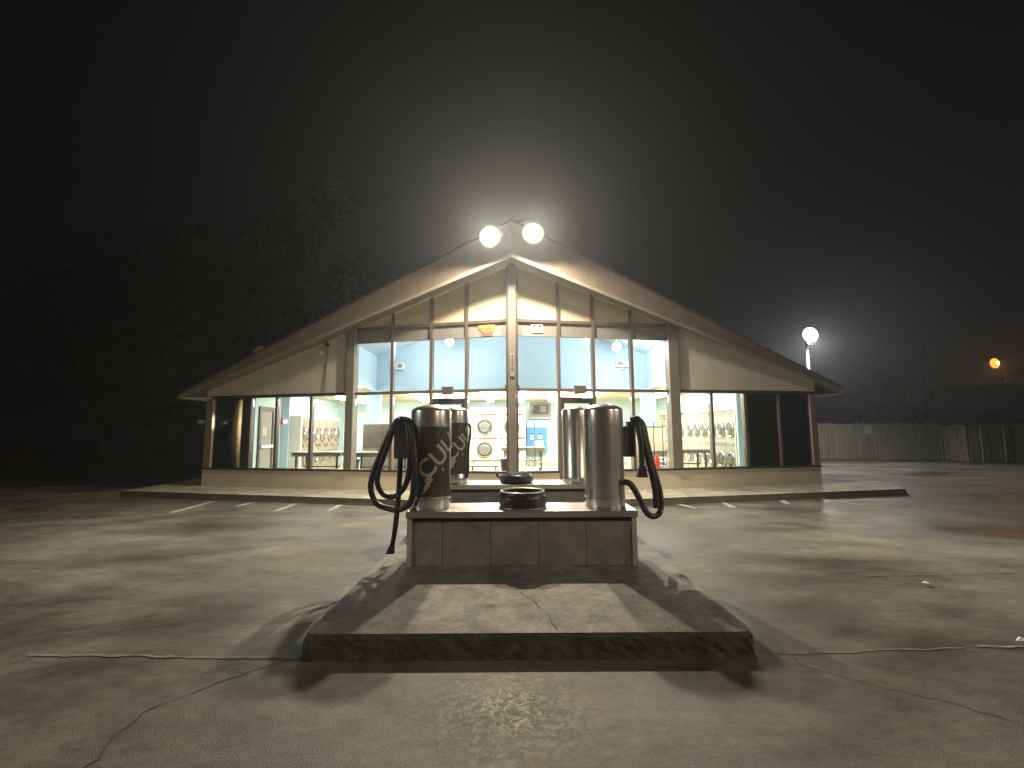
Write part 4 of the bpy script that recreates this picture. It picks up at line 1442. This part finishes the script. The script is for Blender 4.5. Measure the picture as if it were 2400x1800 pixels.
def street_lamp(x, y, z, r, em, power, colr, label, aim, name='lamp_post', mpole=M_polem, arm=0.0, soft=0.2, size=168, back=0.25, group=None):
    t = empty(name, (x, y, 0), 0, label, 'street lamp', group)
    MB().tube([(arm, back, 0), (arm, back, z + 0.05)], 0.09, 12, 0.055).build('pole', mpole, t)
    MB().lathe([(0.22, 0.0), (0.22, 0.03), (0.14, 0.10), (0.10, 0.4), (0.0, 0.4)], 16, (arm, back, 0)).build('pole_foot', mpole, t)
    if arm:
        MB().tube(cat_rom([(arm, 0.25, z - 0.1), (arm * 0.7, 0.2, z + 0.22), (arm * 0.3, 0.12, z + 0.26), (0, 0.08, z + 0.12)]), 0.035, 8).build('arm', mpole, t)
    MB().lathe([(0.0, 0.22), (r * 0.5, 0.20), (r * 0.95, 0.08), (r * 1.06, 0.0), (r * 1.06, -0.03), (r, -0.03)], 20, (0, 0, z), 'y').build('housing', M_dark, t)
    if em is E_pole:
        MB().lathe([(r * 0.74, -0.10), (r * 0.45, -0.14), (0.0, -0.16)], 24, (0, 0, z), 'y').build('lens', em, t)
        rim_(MB().lathe([(r * 0.88, -0.055), (r * 0.745, -0.099)], 24, (0, 0, z), 'y'), 0).build('inner_glare_ring', E_polem, t)
        rim_(MB().lathe([(r, -0.01), (r * 0.885, -0.054)], 24, (0, 0, z), 'y'), 0).build('outer_glare_ring', E_poleo, t)
    else:
        MB().lathe([(r, -0.01), (r * 0.8, -0.09), (r * 0.45, -0.14), (0.0, -0.16)], 20, (0, 0, z), 'y').build('lens', em, t)
    d = Vector(aim).normalized()
    spot(t, (d.x * (0.2 + soft), d.y * (0.2 + soft), z + d.z * (0.2 + soft)), aim, power, colr, size, 0.6, soft)
    return t


street_lamp(13.15, 20.0, 5.6, 0.38, E_pole, POLE_W, (1.0, 0.98, 0.92), 'tall lamp post glaring white behind the right eave', (-0.2, -0.5, -1.0))
sl = street_lamp(42.3, 40.0, 7.2, 0.46, E_sod, 420, (1.0, 0.45, 0.1), 'distant orange street lamp at far right', (-0.5, -0.7, -1.0), 'sodium_lamp', M_polew, 1.1, 0.15)
MB().lathe([(0.0, 0.15), (0.10, 0.10), (0.13, 0.0), (0.10, -0.10), (0.0, -0.15)], 14, (0.08, -0.17, 7.2)).build('bulb', E_sodb, sl)
# roadside lamps on the photographer's side of the lot, mirrored in the steel canisters
def shielded(x, y, z, em, power, colr, label):
    t = empty('roadside_lamp', (x, y, 0), 0, label, 'street lamp', 'shielded lamps along the road')
    aim = Vector((0.3 - x, 5.5 - y, 0.4 - z))
    h = Vector((aim.x, aim.y, 0)).normalized()
    MB().tube([(-h.x * 0.9, -h.y * 0.9, 0), (-h.x * 0.9, -h.y * 0.9, z)], 0.10, 12, 0.06).build('pole', M_polem, t)
    MB().tube([(-h.x * 0.9, -h.y * 0.9, z - 0.05), (-h.x * 0.5, -h.y * 0.5, z + 0.18), (-h.x * 0.1, -h.y * 0.1, z + 0.16)], 0.04, 8).build('arm', M_polem, t)
    d = aim.normalized()
    rot = d.to_track_quat('-Z', 'Y').to_matrix().to_4x4()
    hd = MB().lathe([(0.0, 0.22), (0.10, 0.2), (0.20, 0.05), (0.27, -0.16), (0.25, -0.16), (0.18, 0.02)], 20)
    hd.bm.transform(Matrix.Translation((0, 0, z)) @ rot)
    hd.build('shade', M_dark, t)
    ln = MB().lathe([(0.17, 0.02), (0.12, -0.04), (0.0, -0.06)], 20)
    ln.bm.transform(Matrix.Translation((0, 0, z)) @ rot)
    ln.build('lens', em, t)
    spot(t, tuple(Vector((0, 0, z)) + d * 0.30), d, power, colr, 46, 0.9, 0.12)


shielded(-19.0, -2.0, 8.0, E_pole, SIDE_W, (1.0, 0.95, 0.86), 'shielded white lamp at the roadside off the left of the lot')
shielded(19.0, 0.5, 8.0, E_pole, SIDE_W, (1.0, 0.95, 0.86), 'shielded white lamp at the roadside off the right of the lot')
shielded(13.0, -9.0, 8.0, E_sodb, SIDE_W * 0.7, (1.0, 0.72, 0.42), 'shielded orange lamp at the roadside behind the photographer')
t = empty('utility_pole', (25.4, 28.0, 0), rad(12), 'bare wooden utility pole standing beyond the fence', 'utility pole')
MB().tube([(0, 0, 0), (-0.05, 0, 3.2), (-0.12, 0, 6.5)], 0.16, 12, 0.11).build('pole', M_polew, t)
MB().box(-0.62, -0.20, 5.95, 0.38, -0.10, 6.07).build('crossarm', M_polew, t)
for x in (-0.55, -0.12, 0.30):
    MB().lathe([(0.04, 0.0), (0.05, 0.05), (0.03, 0.09), (0.0, 0.12)], 10, (x, -0.15, 6.07)).build('insulator', M_band, t)

# house beyond the far fence
t = empty('house', (0, 0, 0), 0, 'dim gabled house beyond the fence at far right', 'house')
hx0, hx1, hy0, hy1 = 32.9, 41.5, 31.5, 39.0
MB().box(hx0, hy0, 0, hx1, hy1, 2.7).build('wall', M_sidehouse, t)
mb = MB()
mx = 33.7
mb.prism([(hx0 - 0.4, hy0 - 0.3, 2.71), (mx + 3.0, hy0 - 0.3, 2.71), (mx + 0.2, hy0 - 0.3, 4.6)], [(hx0 - 0.4, hy1, 2.71), (mx + 3.0, hy1, 2.71), (mx + 0.2, hy1, 4.6)])
mb.build('gable', M_sidehouse, t)
mb = MB()
mb.prism([(mx + 3.01, hy0 - 0.3, 2.71), (hx1 + 0.4, hy0 - 0.3, 2.71), (hx1 - 1.5, hy0 - 0.3, 3.9), (mx + 3.01, hy0 - 0.3, 3.9)],
         [(mx + 3.01, hy1, 2.71), (hx1 + 0.4, hy1, 2.71), (hx1 - 1.5, hy1, 3.9), (mx + 3.01, hy1, 3.9)])
mb.build('roof', M_shingle, t)
wf = MB().box(34.2, 31.45, 0.9, 35.6, 31.499, 2.1).build('window', M_black, t)
MB().box(34.3, 31.43, 1.0, 35.5, 31.449, 2.0).build('pane', M_doorg, wf)

# low red block at the left edge
t = empty('brick_planter', (0, 0, 0), 0, 'low dull red brick planter at the left edge of the lot', 'planter')
for r_ in range(4):
    for k in range(8):
        x = -25.6 + k * 0.43 + (0.21 if r_ % 2 else 0)
        MB().box(x, 21.0, 0.01 + r_ * 0.14, x + 0.415, 21.2, 0.135 + r_ * 0.14).build('brick', M_brick, t)
MB().box(-25.6, 21.201, 0.0, -22.2, 21.9, 0.5).build('soil', M_bark, t)


def tree(x, y, h, cr, label, seed, group):
    rnd = random.Random(seed)
    t = empty('tree', (x, y, 0), 0, label, 'tree', group)
    tr = MB()
    lean = rnd.uniform(-0.4, 0.4)
    tr.tube(cat_rom([(0, 0, 0), (lean * 0.3, 0, h * 0.25), (lean, 0.1, h * 0.55), (lean * 1.2, 0, h * 0.85)], 5), 0.26, 9, 0.06)
    blobs = []
    for k in range(9):
        z = h * rnd.uniform(0.32, 0.86)
        a = rnd.uniform(0, 6.28)
        d = cr * rnd.uniform(0.35, 0.95) * (1.15 - 0.75 * abs(z / h - 0.5))
        e = Vector((lean + math.cos(a) * d, math.sin(a) * d, z + rnd.uniform(0.2, 1.0)))
        tr.tube(cat_rom([(lean * z / h, 0, z * 0.85), (lean * .5 + math.cos(a) * d * 0.5, math.sin(a) * d * 0.5, z), e], 4), 0.09, 6, 0.03)
        blobs.append((e, cr * rnd.uniform(0.32, 0.55)))
    for k in range(9):
        blobs.append((Vector((lean + rnd.uniform(-1, 1) * cr * 0.55, rnd.uniform(-1, 1) * cr * 0.55, h * rnd.uniform(0.5, 0.93))), cr * rnd.uniform(0.26, 0.45)))
    tr.build('trunk', M_bark, t)
    vs, fs = [], []
    for c, r in blobs:
        for _ in range(330):
            d = Vector((rnd.gauss(0, 1), rnd.gauss(0, 1), rnd.gauss(0, 1))).normalized()
            p = c + d * r * (rnd.random() ** 0.45)
            s = rnd.uniform(0.10, 0.24)
            u = Vector((rnd.gauss(0, 1), rnd.gauss(0, 1), rnd.gauss(0, 1))).normalized()
            w = u.cross(Vector((rnd.gauss(0, 1), rnd.gauss(0, 1), rnd.gauss(0, 1)))).normalized()
            i = len(vs)
            vs += [p + u * s, p + w * s * 0.6, p - u * s, p - w * s * 0.6]
            fs.append((i, i + 1, i + 2, i + 3))
    me = bpy.data.meshes.new('crown')
    me.from_pydata([tuple(v) for v in vs], [], fs)
    me.materials.append(M_leaf)
    o = bpy.data.objects.new('crown', me)
    col.objects.link(o)
    o.parent = t
    return t


TG = 'trees in the dark left of the building'
tree(-9.9, 23.0, 14.0, 3.2, 'tallest dark tree, rising right behind the left roof slope', 21, TG)
tree(-14.2, 24.0, 11.8, 3.1, 'dark bushy tree second from the building at left', 22, TG)
tree(-18.0, 25.0, 13.2, 3.4, 'broad dark tree in the middle of the left tree line', 23, TG)
tree(-22.4, 25.5, 13.4, 3.3, 'tall dark tree fourth from the building at left', 24, TG)
tree(-26.0, 25.0, 10.4, 3.0, 'lower dark tree near the left edge of the tree line', 25, TG)
tree(-29.2, 25.0, 8.2, 2.6, 'lowest dark tree at the left end of the tree line', 26, TG)
tree(-12.2, 19.4, 5.2, 2.4, 'low dark shrubby tree just left of the building flank', 27, TG)
tree(-16.0, 20.5, 5.8, 2.8, 'low spreading dark tree in front of the tree line', 28, TG)
tree(29.0, 36.0, 5.0, 2.0, 'faint dark tree beyond the fence at right', 31, 'trees beyond the fence')
tree(34.0, 42.0, 7.0, 3.0, 'faint low tree left of the dim house', 32, 'trees beyond the fence')

# litter on the lot
LITTER = ((3.72, 4.32, 0.04, 'crumpled white paper scrap on dark paving at right, farther from the island'),
          (3.32, 3.18, 0.035, 'small flat paper scrap near the pale joint at far right'),
          (2.88, 2.62, 0.022, 'tiny paper scrap near the bottom right of the lot'))
rl = random.Random(3)
for (x, y, w, lab) in LITTER:
    mb = MB()
    n = 9
    vs = [mb.bm.verts.new((x + w * math.cos(6.283 * k / n) * rl.uniform(0.6, 1.1), y + w * 0.7 * math.sin(6.283 * k / n) * rl.uniform(0.6, 1.1), 0.012 + rl.uniform(0, 0.03))) for k in range(n)]
    top = mb.bm.verts.new((x, y, 0.05))
    bot = mb.bm.verts.new((x, y, 0.003))
    for k in range(n):
        mb.bm.faces.new([vs[k], vs[(k + 1) % n], top])
        mb.bm.faces.new([vs[(k + 1) % n], vs[k], bot])
    tag(mb.build('paper_scrap', M_white), lab, 'litter', 'paper scraps on the lot')

# ------------------------------------------------------------------ misty night air
hz = MB().box(-70, -30, -1.0, 75, 75, 15.5).build('haze', bpy.data.materials.new('haze_air'))
hm = hz.data.materials[0]
hm.use_nodes = True
nt = hm.node_tree
nt.nodes.clear()
o_ = nt.nodes.new('ShaderNodeOutputMaterial')
v_ = nt.nodes.new('ShaderNodeVolumePrincipled')
v_.inputs['Color'].default_value = (0.90, 0.95, 1.0, 1)
v_.inputs['Density'].default_value = HAZE_DENSITY
v_.inputs['Anisotropy'].default_value = 0.68
nt.links.new(v_.outputs['Volume'], o_.inputs['Volume'])
tag(hz, None, None, None, 'stuff')
